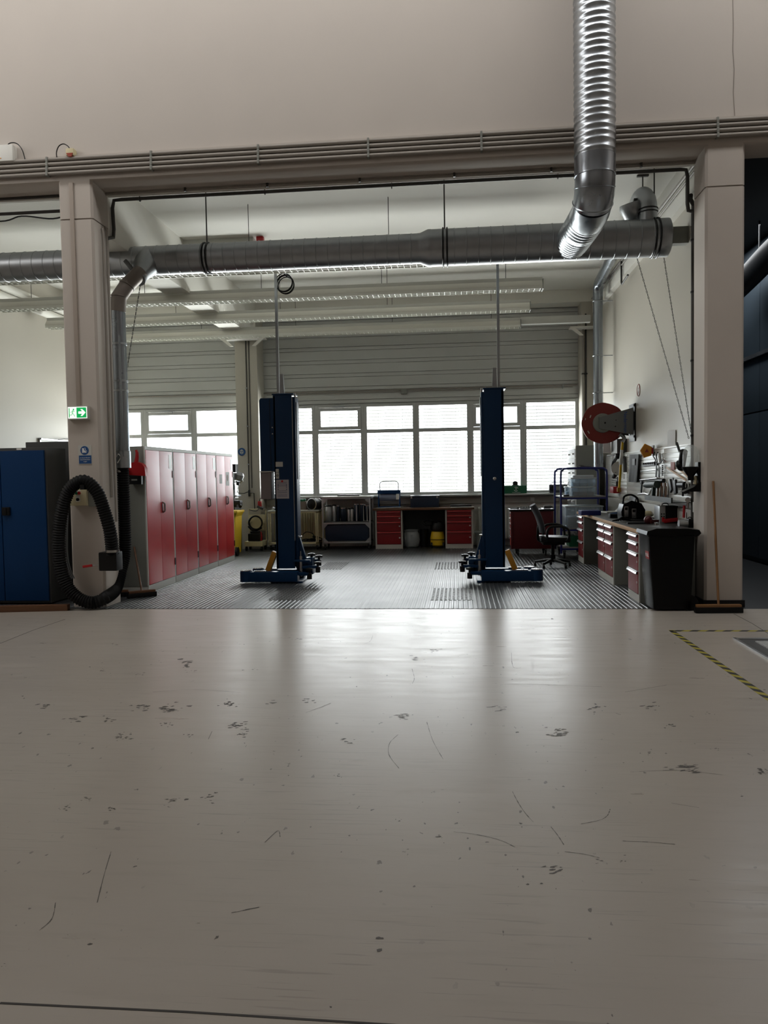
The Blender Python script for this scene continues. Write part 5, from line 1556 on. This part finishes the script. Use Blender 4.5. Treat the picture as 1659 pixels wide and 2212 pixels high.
hang('grease_gun', 'steel grease gun with lever hanging near the middle of the board', steel, lambda b: b.cyl(wp(1424, 980, .06), wp(1426, 1000, .06), .024, n=12).tube([wp(1426, 1000, .07), wp(1432, 992, .08), wp(1437, 996, .08)], .010, 6))
hang('angle_drill', 'cordless drill with a dark green body above the bench', M('drill_green', (44, 58, 52), .5), lambda b: b.cyl(wp(1398, 1047, .12), wp(1420, 1046, .12), .05, n=14).obox(wp(1412, 1060, .12), (.05, .06, .16), (R(15), 0, 0), .015).cyl(wp(1392, 1048, .12), wp(1398, 1047, .12), .025, n=12))
hang('blow_gun', 'chrome blow gun with nozzle below the cordless drill', steel, lambda b: b.tube(spline([wp(1378, 1068, .1), wp(1392, 1066, .1), wp(1402, 1068, .1), wp(1406, 1060, .1), wp(1411, 1052, .1)], 5), .014, 8).ball(wp(1410, 1056, .1), .03))
for i in range(6):
    u = 1423+i*4.2
    hang('chisel', ['flat chisel hanging first of six, nearest the drill', 'flat chisel second from the drill', 'flat chisel third from the drill', 'flat chisel fourth from the drill', 'flat chisel fifth from the drill', 'flat chisel sixth, nearest the brushes'][i], steel if i % 2 else wood_b, lambda b: b.cyl(wp(u, 1046, .06), wp(u-1, 1081-2*(i % 3), .06), .019, n=8).cyl(wp(u, 1043, .06), wp(u, 1050, .06), .026, n=10))
hang('wire_brush', 'black wire brush hanging right of the chisels', dark, lambda b: bar(b, wp(1447, 1038, .07), wp(1451, 1061, .07), .085, .03))
hang('wire_brush', 'longest black brush hanging next to the mallet', dark, lambda b: bar(b, wp(1458, 1037, .07), wp(1460, 1067, .07), .09, .03))
hang('mallet', 'black mallet hanging head up beside the hopper', dark, lambda b: b.cyl(wp(1475, 1048, .08), wp(1475, 1072, .08), .013, n=8).cyl(wp(1468, 1047, .08), wp(1481, 1047, .08), .04, n=12))
hang('angle_grinder', 'black angle grinder with a dark red strap on the board beside the clear dome', dark, lambda b: b.cyl(wp(1471, 1012, .1), wp(1477, 975, .12), .045, n=14).ball(wp(1470, 1003, .12), .06).tube([wp(1477, 980, .12), wp(1468, 975, .12), wp(1462, 957, .12)], .016, 8))
hang('wooden_rule', 'pale folding rule slanting across the board', wood, lambda b: bar(b, wp(1440, 1010, .045), wp(1482, 1038, .045), .022))
hang('wooden_rule', 'second pale rule slanting just above the first', wood, lambda b: bar(b, wp(1466, 1013, .045), wp(1490, 1034, .045), .018))
hang('screwdriver', 'black screwdriver with thick grip below the headset', dark, lambda b: b.cyl(wp(1334, 1040, .06), wp(1334, 1056, .06), .028, n=10).cyl(wp(1334, 1030, .06), wp(1334, 1041, .06), .008, n=6))
hang('pipe_wrench', 'black pipe wrench hanging at the left end of the drill', dark, lambda b: (bar(b, wp(1386, 1046, .06), wp(1385, 1064, .06), .05, .02), b.obox(wp(1386, 1043, .06), (.03, .10, .05), (0, 0, 0), .008)))
hang('scraper', 'dark scraper with broad blade between the brushes', greyd, lambda b: (bar(b, wp(1453.5, 1032, .06), wp(1454, 1052, .06), .05, .015), b.obox(wp(1454, 1055, .06), (.012, .10, .06), (0, 0, 0), .003)))
hang('hole_saw', 'short black hole saw under the mallet', dark, lambda b: b.cyl(wp(1480, 1060, .05), wp(1480, 1060, .13), .04, n=14))
hang('hose_coil', 'small coil of clear hose on the board beside the mallet', lgrey, lambda b: [b.ring(wp(1484, 1052, .06+.012*i), (1, 0, 0), .065-.006*i, .007, 22, 6) for i in range(3)])
hang('wall_socket_tool', 'chrome ratchet hanging by the red handle tool', steel, lambda b: b.cyl(wp(1486, 1080, .08), wp(1486, 1098, .08), .014, n=8).cyl(wp(1486, 1080, .06), wp(1486, 1080, .11), .032, n=12))
hang('red_clip', 'faded red card pinned on the board beside the angle grinder', M('faded_red_card', (170, 110, 105), .6), lambda b: bar(b, wp(1449, 1006, .04), wp(1457, 1007, .04), .10, .006))
hang('shelf_tray', 'dark sheet tray fixed under the chisels', M('tray_green_grey', (50, 56, 54), .5), lambda b: b.prism([(wp(1428, 1080).y, 1.18), (wp(1428, 1080).y, 1.115), (wp(1490, 1090).y, 1.115), (wp(1490, 1090).y, 1.18)], 'yz', XR-.26, XR-.24).box(XR-.25, XR-.03, wp(1490, 1090).y, wp(1428, 1080).y, 1.115, 1.125), 'tray', None)
hang('dust_brush', 'dark red handle tool hanging below the tray', redp, lambda b: b.cyl(wp(1478, 1092, .1), wp(1477, 1118, .1), .016, n=8))
hang('red_pouch', 'red tool pouch at the far end of the board behind the blue trolley', redp, lambda b: b.obox(wp(1328, 1058, .1), (.12, .3, .12), (0, 0, 0), .03), 'pouch', None)
hang('dark_screen', 'dark grey panel leaning on the bench behind the charger', greyd, lambda b: b.obox((2.70, 12.35, .99), (.02, .42, .26), (0, R(12), 0), .004), 'panel', None)

# things on the right bench
BZ = .842
t = thing('battery_charger', 'black rounded battery charger with silver panels and carry handle on the right bench', 'charger', (2.4, 11.7, BZ))
cb_ = fl(1368, 1124, BZ)
x_, y_ = cb_.x, cb_.y+.14
part('body', black_g, t, lambda b: b.prism([(x_-.15, BZ), (x_+.15, BZ), (x_+.16, BZ+.14), (x_+.11, BZ+.23), (x_-.02, BZ+.27), (x_-.13, BZ+.22), (x_-.16, BZ+.12)], 'xz', y_-.14, y_+.14))
part('front_panel', steel, t, lambda b: b.box(x_-.12, x_-.065, y_-.147, y_-.14, BZ+.05, BZ+.19, .004).box(x_-.02, x_+.04, y_-.147, y_-.14, BZ+.03, BZ+.16, .004))
part('display', dark, t, lambda b: b.box(x_-.112, x_-.075, y_-.149, y_-.146, BZ+.14, BZ+.18).box(x_-.012, x_+.03, y_-.149, y_-.146, BZ+.11, BZ+.15))
part('handle', black_g, t, lambda b: b.tube(spline([(x_-.11, y_, BZ+.22), (x_-.09, y_, BZ+.32), (x_, y_, BZ+.345), (x_+.08, y_, BZ+.30), (x_+.10, y_, BZ+.23)], 5), .014, 8))
t = thing('power_supply', 'black cube power supply with a silver front and handles near the bin', 'power supply', (2.55, 9.9, BZ))
pc = fl(1424, 1131, BZ)
x_, y_ = pc.x+.02, pc.y+.02
part('body', dark, t, lambda b: b.box(x_, x_+.22, y_, y_+.26, BZ, BZ+.22, .006))
part('front_panel', alu, t, lambda b: b.box(x_-.012, x_, y_+.0, y_+.26, BZ, BZ+.22, .003).box(x_-.01, x_+.06, y_-.006, y_, BZ, BZ+.22, .002))
part('terminals', dark, t, lambda b: [b.cyl((x_+.012+.03*i, y_-.012, BZ+zz), (x_+.012+.03*i, y_-.005, BZ+zz), .009, n=10) for i in range(2) for zz in (.09, .12)])
part('handle', steel, t, lambda b: b.tube(spline([(x_+.02, y_+.06, BZ+.22), (x_+.05, y_+.06, BZ+.25), (x_+.1, y_+.06, BZ+.25), (x_+.12, y_+.06, BZ+.22)], 4), .007, 6))


def bench_item(name, label, mat, u, v, fn, cat='tool', g='items on the right bench'):
    c_ = fl(u, v, BZ)
    b = MB()
    fn(b, c_)
    return tag(b.build(name, mat), label, cat, g)


bench_item('folder', 'blue folder with a pale label at the far end of the right bench', bluef, 1270, 1113, lambda b, c_: b.box(c_.x-.1, c_.x+.2, c_.y, c_.y+.3, BZ, BZ+.07, .006), 'folder')
bench_item('magazine', 'open magazine with a curled page beyond the charger', paper, 1325, 1108, lambda b, c_: b.obox(c_+Vector((0, .1, .012)), (.3, .22, .02), (0, 0, .3), .004).obox(c_+Vector((.12, .1, .05)), (.14, .2, .004), (0, R(-38), .3)), 'magazine')
bench_item('glove', 'blue rag lying behind the charger cables', blue, 1333, 1114, lambda b, c_: b.ball(c_+Vector((0, .05, .025)), .09, (1.2, .8, .3)).ball(c_+Vector((.1, .05, .03)), .06, (1, .8, .5)), 'rag')
bench_item('test_leads', 'tangle of black test leads in front of the charger', rubber, 1350, 1127, lambda b, c_: [b.tube(spline([c_+Vector((-.16+.03*i, .02*i, .012)), c_+Vector((-.05, .04-.03*i, .03+.01*i)), c_+Vector((.08, .05, .015)), c_+Vector((.2-.03*i, -.02+.02*i, .02)), c_+Vector((.3, .02*i, .012))], 6), .010, 6) for i in range(5)], 'cables')
bench_item('lead_connector', 'black plug block at the left end of the test leads', dark, 1326, 1119, lambda b, c_: b.obox(c_+Vector((0, 0, .03)), (.14, .07, .06), (0, 0, .2), .01).obox(c_+Vector((.1, .02, .03)), (.08, .06, .05), (0, 0, .2), .01), 'plug')
bench_item('ball_joint', 'dark red round gearbox part between charger and power supply', M('maroon_metal', (70, 22, 24), .35, .3), 1402, 1132, lambda b, c_: b.ball(c_+Vector((0, .04, .05)), .055).obox(c_+Vector((.06, .03, .03)), (.12, .08, .05), (0, 0, .4), .01), 'part')
bench_item('rag', 'pale crumpled rag behind the gearbox part', cream, 1400, 1118, lambda b, c_: b.ball(c_+Vector((0, .02, .05)), .08, (1.1, .9, .6), 14), 'rag')
bench_item('steel_bar', 'dark flat steel bar lying along the bench front', dark, 1378, 1132, lambda b, c_: b.obox(c_+Vector((.02, .02, .012)), (.30, .05, .02), (0, 0, .05), .004))
bench_item('glass_cup', 'small silver cup near the bench corner', steel, 1418, 1138, lambda b, c_: b.lathe([(.02, 0), (.025, .005), (.025, .05), (.02, .05)], c_, (0, 0, 1), 16), 'cup')
bench_item('red_caliper', 'red clamp tool beside the power supply', redp, 1452, 1131, lambda b, c_: b.obox(c_+Vector((0, .05, .04)), (.2, .06, .05), (0, R(-6), .1), .015).cyl(c_+Vector((-.1, .05, .02)), c_+Vector((-.1, .05, .08)), .02, n=12))
t = thing('grease_tin', 'silver tin on its side at the bench end by the wall', 'tin', (2.6, 9.2, BZ))
gc = fl(1478, 1140, BZ)
part('body', alu, t, lambda b: b.cyl((gc.x-.05, gc.y+.05, BZ+.045), (gc.x+.06, gc.y+.05, BZ+.045), .045, n=20))
part('cap', dark, t, lambda b: b.box(gc.x+.05, gc.x+.13, gc.y, gc.y+.12, BZ, BZ+.10, .012).tube(spline([(gc.x+.05, gc.y+.06, BZ+.1), (gc.x+.08, gc.y+.06, BZ+.12), (gc.x+.11, gc.y+.06, BZ+.1)], 4), .006, 6))

# wheelie bin
t = thing('wheelie_bin', 'large black wheelie bin with a red sticker in front of the right bench', 'bin', (2.28, 8.66, 0))
Y0, Y1 = 8.43, 8.90


def binbody(b):
    lo_ = [(2.075, Y0+.03), (2.475, Y0+.03), (2.475, Y1-.03), (2.075, Y1-.03)]
    hi_ = [(2.02, Y0), (2.505, Y0), (2.505, Y1), (2.02, Y1)]

    def rounded(poly, z, r_=.035):
        out_ = []
        for i in range(4):
            p_, q_, n_ = Vector(poly[i]), Vector(poly[i-1]), Vector(poly[(i+1) % 4])
            a, c_ = p_+(q_-p_).normalized()*r_, p_+(n_-p_).normalized()*r_
            m_ = (a+c_)/2*.4+p_*.6
            out_ += [(a.x, a.y, z), (m_.x, m_.y, z), (c_.x, c_.y, z)]
        return out_
    rings = [rounded(lo_, .02), rounded(lo_, .05), rounded(hi_, .80), rounded([(x_+(.012 if x_ > 2.2 else -.012), y_+(.012 if y_ > 8.6 else -.012)) for x_, y_ in hi_], .805), rounded([(x_+(.012 if x_ > 2.2 else -.012), y_+(.012 if y_ > 8.6 else -.012)) for x_, y_ in hi_], .83)]
    vs = [v_ for r_ in rings for v_ in r_]
    n = 12
    fs = [[i*n+j, i*n+(j+1) % n, (i+1)*n+(j+1) % n, (i+1)*n+j] for i in range(len(rings)-1) for j in range(n)]
    fs += [list(range(n))[::-1], list(range((len(rings)-1)*n, len(rings)*n))]
    b._add(vs, fs)


part('body', black_g, t, binbody)
part('lid', black_g, t, lambda b: b.prism([(1.995, .825), (2.005, .865), (2.10, .895), (2.42, .89), (2.54, .875), (2.56, .84), (2.53, .81), (2.48, .825)], 'xz', Y0-.015, Y1+.01))
part('lid_ribs', black_g, t, lambda b: [b.obox((2.06+.04*i, (Y0+Y1)/2, .872+.014*i-.004*i*i), (.02, .40, .012), (0, R(-15), 0), .004) for i in range(3)])
part('rear_grip', black_g, t, lambda b: b.cyl((2.545, Y0+.02, .85), (2.545, Y1-.02, .85), .016, n=12))
st = part('sticker', redp, t, lambda b: b.obox((2.0325, Y0+.115, .60), (.003, .15, .085), (0, R(-4.2), 0)))
text('MÜLL', .058, (2.0302, Y0+.115, .60), FACE_LEFT, paper, st)
for yy in (Y0+.05, Y1-.08):
    part('wheel', rubber, t, lambda b: b.cyl((2.47, yy, .085), (2.47, yy+.03, .085), .083, n=24))

# pipes in the rear right corner and along the right wall beam
t = thing('corner_pipe', 'pair of thin vertical pipes at the rear corner pillar beside the last window', 'pipe', (2.56, 15.95, 1.1))
part('tube', pipe_m, t, lambda b: b.cyl((2.545, 15.97, .9), (2.545, 15.97, 4.4), .022, n=10))
part('thin_tube', pipe_d, t, lambda b: b.cyl((2.60, 15.975, .9), (2.60, 15.975, 4.7), .016, n=8))
for zz in (1.7, 2.6, 3.5):
    part('clip', dark, t, lambda b: b.box(2.515, 2.625, 15.94, 16.0, zz-.012, zz+.012))
t = thing('beam_conduit', 'grey conduit running along the right wall beam with a bent drop', 'conduit', (2.7, 12, 5))
part('tube', pipe_m, t, lambda b: b.cyl((2.715, 9.2, 4.98), (2.715, 15.9, 4.98), .02, n=8).cyl((2.715, 9.2, 4.90), (2.715, 15.9, 4.90), .012, n=8))
k0 = aX(1343, 556, 2.72)
part('drop', pipe_d, t, lambda b: b.tube([(2.715, k0.y, 4.96), (2.715, k0.y, 4.62), (2.715, k0.y-.04, 4.58), (2.70, k0.y-.55, 4.60)], .016, 8))
# hopper on the pillar
t = thing('tablet_dispenser', 'black dispenser with a clear dome on the inner side of the right pillar', 'dispenser', (2.6, 8.95, 1.25))
hx, hy = 2.60, 8.93
part('dome', cleardome, t, lambda b: b.lathe([(.088, 0), (.088, .13), (.080, .18), (.06, .22), (.03, .245), (.005, .25)], (hx, hy, 1.545), (0, 0, 1), 28))
part('funnel', black_g, t, lambda b: b.lathe([(.03, 0), (.035, .05), (.09, .13), (.095, .15), (.09, .155)], (hx, hy, 1.395), (0, 0, 1), 28))
part('wall_bracket', black_g, t, lambda b: b.box(2.66, 2.695, hy-.06, hy+.06, 1.27, 1.60, .01).prism([(2.50, 1.27), (2.69, 1.27), (2.69, 1.38), (2.66, 1.36), (2.61, 1.32)], 'xz', hy-.07, hy+.07))
part('chute', cream, t, lambda b: b.tube(spline([(2.64, hy, 1.44), (2.655, hy, 1.40), (2.645, hy, 1.35)], 4), .022, 10))
# conduits beside the right pillar
t = thing('riser_pipe', 'dark vertical pipe in the corner beside the right pillar', 'pipe', (2.76, 9.5, 0))
part('tube', pipe_d, t, lambda b: b.cyl((2.775, 9.45, .9), (2.775, 9.45, 4.5), .024, n=12).tube([(2.775, 9.45, 4.48), (2.77, 9.43, 4.6), (2.70, 9.3, 4.62), (2.68, 9.22, 4.64)], .024, 10))
for zz in (1.92, 2.8, 3.6, 4.2):
    part('clamp', dark, t, lambda b: b.cyl((2.775, 9.45, zz-.012), (2.775, 9.45, zz+.012), .03, n=12).box(2.79, XR, 9.44, 9.46, zz-.01, zz+.01))
part('end_hose', dark, t, lambda b: b.tube([(2.775, 9.45, .95), (2.775, 9.44, .88), (2.77, 9.42, .84)], .018, 8))
t = thing('pillar_conduit', 'grey conduit with a junction box on the wall edge beside the right pillar', 'conduit', (2.79, 9.2, 0))
part('tube', pipe_m, t, lambda b: b.cyl((2.79, 9.20, .86), (2.79, 9.20, 4.7), .018, n=10).cyl((2.795, 9.27, .3), (2.795, 9.27, 4.7), .012, n=8))
part('junction_box', lgrey, t, lambda b: b.box(2.72, XR, 9.15, 9.27, 1.02, 1.14, .006))
for zz in (1.6, 2.4, 3.2, 4.0):
    part('clip', galv_d, t, lambda b: b.box(2.765, XR, 9.19, 9.21, zz-.012, zz+.012))

# ------------------------------------------------------------------ markings on the hall floor
yel = M('tape_yellow', (158, 148, 50), .5)
blk = M('tape_black', (36, 35, 32), .5)
for nm, p0, p1 in (('yellow and black hazard tape strip running along the threshold direction', Vector((1.965, 7.405, 0)), Vector((6.0, 7.44, 0))), ('yellow and black hazard tape strip running towards the viewer', Vector((1.985, 7.42, 0)), Vector((2.03, 3.6, 0)))):
    d = (p1-p0)
    L_ = d.length
    d.normalize()
    n_ = Vector((-d.y, d.x, 0))*.026
    t = thing('hazard_tape', nm, 'tape', p0, 'hazard tape on the floor')

    def strip(b, a0, a1, sk, z):
        q = [p0+d*a0-n_, p0+d*a1-n_, p0+d*(a1+sk)+n_, p0+d*(a0+sk)+n_]
        b._add([v_+Vector((0, 0, z*.2)) for v_ in q]+[v_+Vector((0, 0, z)) for v_ in q], [[0, 3, 2, 1], [4, 5, 6, 7], [0, 1, 5, 4], [1, 2, 6, 5], [2, 3, 7, 6], [3, 0, 4, 7]])
    part('base_strip', yel, t, lambda b: strip(b, 0, L_, 0, .0012), False)

    def stripes(b):
        a = .02
        while a < L_-.14:
            strip(b, a, a+.075, .05, .0018)
            a += .15
    part('stripes', blk, t, stripes, False)
t = thing('entrance_grate', 'metal floor grate with aluminium frame at the right edge of the hall floor', 'grate', (3.2, 6.3, 0))
part('frame', alu, t, lambda b: b.box(2.42, 2.445, 4.9, 7.06, 0, .012, .002).box(2.42, 4.2, 7.02, 7.06, 0, .012, .002))
part('surround', greyd, t, lambda b: b.box(2.445, 2.56, 4.9, 7.02, 0, .004).box(2.56, 4.2, 6.93, 7.02, 0, .004))


def grid(b):
    b.box(2.56, 4.2, 4.9, 6.93, .0005, .003)
    y = 4.92
    while y < 6.93:
        b.box(2.56, 4.2, y, y+.014, .003, .012)
        y += .03
    x = 2.58
    while x < 4.2:
        b.box(x, x+.006, 4.9, 6.93, .003, .010)
        x += .06


part('grid', M('pale_grate_metal', (205, 207, 208), .45, .4), t, grid, False)
for i, pts in enumerate((((0, 2167), (400, 2186), (830, 2213), (1000, 2224)), ((-60, 1410), (0, 1390), (70, 1362), (140, 1338)), ((1585, 1326), (1625, 1347), (1665, 1372), (1720, 1400)))):
    b = MB()
    P = [fl(u, v) for u, v in pts]
    w_ = .008 if i == 0 else .006
    for a, c_ in zip(P, P[1:]):
        d = c_-a
        b.obox((a+c_)/2+Vector((0, 0, .0004)), (d.length, w_, .0012), (0, 0, math.atan2(d.y, d.x)))
    o = b.build('floor_joint_line', joint)
    o['kind'] = 'structure'
# scuffs and paint chips seen in the photo: (x, y, half width, half height in px, number of flakes)
SC_ = [(98, 1525, 18, 6, 9), (52, 1506, 8, 6, 3), (222, 1448, 8, 4, 5), (304, 1455, 10, 4, 5), (268, 1591, 21, 8, 16), (170, 1555, 28, 7, 10), (235, 1556, 18, 8, 9), (300, 1529, 24, 9, 12), (370, 1532, 24, 10, 26), (360, 1567, 16, 9, 8), (405, 1588, 12, 7, 7), (496, 1521, 16, 8, 18), (515, 1567, 22, 8, 22), (523, 1588, 16, 6, 9), (530, 1605, 7, 9, 5), (668, 1514, 14, 6, 12), (585, 1515, 20, 6, 5), (545, 1445, 12, 4, 4), (405, 1432, 24, 10, 14), (408, 1450, 14, 3, 6), (100, 1391, 20, 3, 4), (250, 1391, 12, 3, 4), (372, 1728, 16, 7, 9), (404, 1727, 5, 2.5, 1), (460, 1735, 4, 2, 1), (140, 1745, 12, 7, 8), (187, 1727, 16, 6, 6), (240, 1745, 14, 8, 7), (296, 1705, 8, 6, 5), (365, 1743, 10, 3, 4), (450, 1720, 20, 10, 7), (626, 1650, 9, 4, 4), (590, 1624, 6, 3, 2), (730, 1672, 10, 9, 5), (820, 2027, 9, 4, 1), (820, 2053, 9, 4, 1), (291, 1872, 5, 2, 1), (195, 2039, 6, 2, 1), (10, 2085, 9, 5, 4), (145, 2020, 7, 6, 2), (468, 2025, 5, 6, 1), (715, 2176, 3, 3, 1), (873, 1547, 20, 6, 20), (1205, 1583, 28, 8, 24), (1290, 1532, 18, 10, 14), (1400, 1526, 26, 8, 14), (1448, 1568, 16, 8, 9), (1530, 1542, 14, 4, 5), (1545, 1618, 10, 5, 7), (1480, 1658, 40, 9, 22), (1500, 1664, 18, 5, 8), (1648, 1667, 16, 9, 14), (1604, 1717, 8, 7, 5), (1080, 1530, 26, 6, 10), (1120, 1568, 14, 8, 4), (1405, 1630, 14, 6, 5), (880, 1840, 10, 4, 4), (1205, 1875, 34, 10, 8), (1215, 1895, 7, 4, 2), (1140, 1910, 4, 2, 1), (1170, 1909, 4, 2, 1), (1282, 1791, 7, 3, 2), (1125, 1779, 5, 2, 1), (1215, 1809, 6, 3, 2), (1193, 1337, 4, 1.6, 1), (860, 1770, 10, 8, 5), (940, 1405, 14, 5, 6), (890, 1420, 20, 5, 6), (1290, 1862, 16, 6, 5), (1350, 1857, 12, 8, 4), (950, 1810, 14, 8, 5), (740, 1600, 20, 8, 6), (640, 1380, 16, 4, 5), (770, 1482, 7, 10, 2)]
rnd = random.Random(3)
b = MB()
for (u, v, hw_, hh_, n_) in SC_:
    for i in range(n_):
        if n_ == 1:
            c_ = fl(u, v)
            sx_ = (fl(u+hw_, v)-c_).length
            sy_ = (fl(u, v+hh_)-c_).length
        else:
            c_ = fl(u+rnd.gauss(0, .5)*hw_, v+rnd.gauss(0, .5)*hh_)
            sc_ = rnd.uniform(.06, .24)
            sx_ = (fl(u+hw_, v)-fl(u, v)).length*sc_*1.5
            sy_ = (fl(u, v+hh_)-fl(u, v)).length*sc_*.8
        k = 8
        ph = rnd.uniform(0, .5)
        pts = []
        for j in range(k):
            a = 2*PI*j/k
            q = rnd.uniform(.35, 1.25)
            px, py = sx_*q*math.cos(a), sy_*q*math.sin(a)
            pts.append((c_.x+px*math.cos(ph)-py*math.sin(ph), c_.y+px*math.sin(ph)+py*math.cos(ph)))
        z_ = .0006+.00002*(i % 7)
        b._add([(x_, y_, z_) for x_, y_ in pts], [list(range(k))])
LN = [[(1107, 1710), (1120, 1735), (1135, 1757), (1152, 1776)], [(1318, 1748), (1312, 1762), (1295, 1772), (1255, 1780)], [(860, 1587), (842, 1605), (840, 1630), (862, 1660)], [(922, 1560), (935, 1600), (957, 1640)], [(1345, 1817), (1400, 1819), (1458, 1824)], [(1362, 1668), (1420, 1665), (1480, 1665), (1560, 1674)], [(1190, 1786), (1205, 1805), (1218, 1825)], [(980, 1797), (1030, 1803), (1080, 1815), (1112, 1830)], [(1220, 1840), (1260, 1845), (1295, 1853)], [(690, 1530), (715, 1519), (660, 1540)], [(890, 1445), (895, 1465), (890, 1478)], [(1105, 1410), (1108, 1440), (1125, 1443)], [(805, 1373), (800, 1385), (785, 1392)], [(120, 1950), (112, 1985), (85, 2010)], [(458, 1580), (450, 1597)], [(572, 1820), (600, 1795), (605, 1808)], [(240, 1840), (225, 1890), (210, 1950)], [(1330, 1541), (1341, 1544)], [(530, 1965), (560, 1960), (500, 1972)], [(1450, 1735), (1510, 1745)], [(1080, 1480), (1140, 1478), (1300, 1484)], [(1350, 1495), (1440, 1480)], [(330, 1495), (420, 1490), (520, 1496)]]
for pts in LN:
    P = [fl(u, v) for u, v in pts]
    if len(P) > 2:
        P = spline(P, 5)
    for a, c_ in zip(P, P[1:]):
        d = c_-a
        if d.length < 1e-4:
            continue
        n_ = Vector((-d.y, d.x, 0)).normalized()*rnd.uniform(.0006, .0022)
        b._add([(p_.x, p_.y, .0007) for p_ in (a-n_, c_-n_, c_+n_, a+n_)], [[0, 1, 2, 3]])
o = b.build('floor_scuffs', dirt, smooth=False)
tag(o, 'dark paint chips and scuff marks scattered over the pale hall floor', 'scuff marks', None, 'stuff')
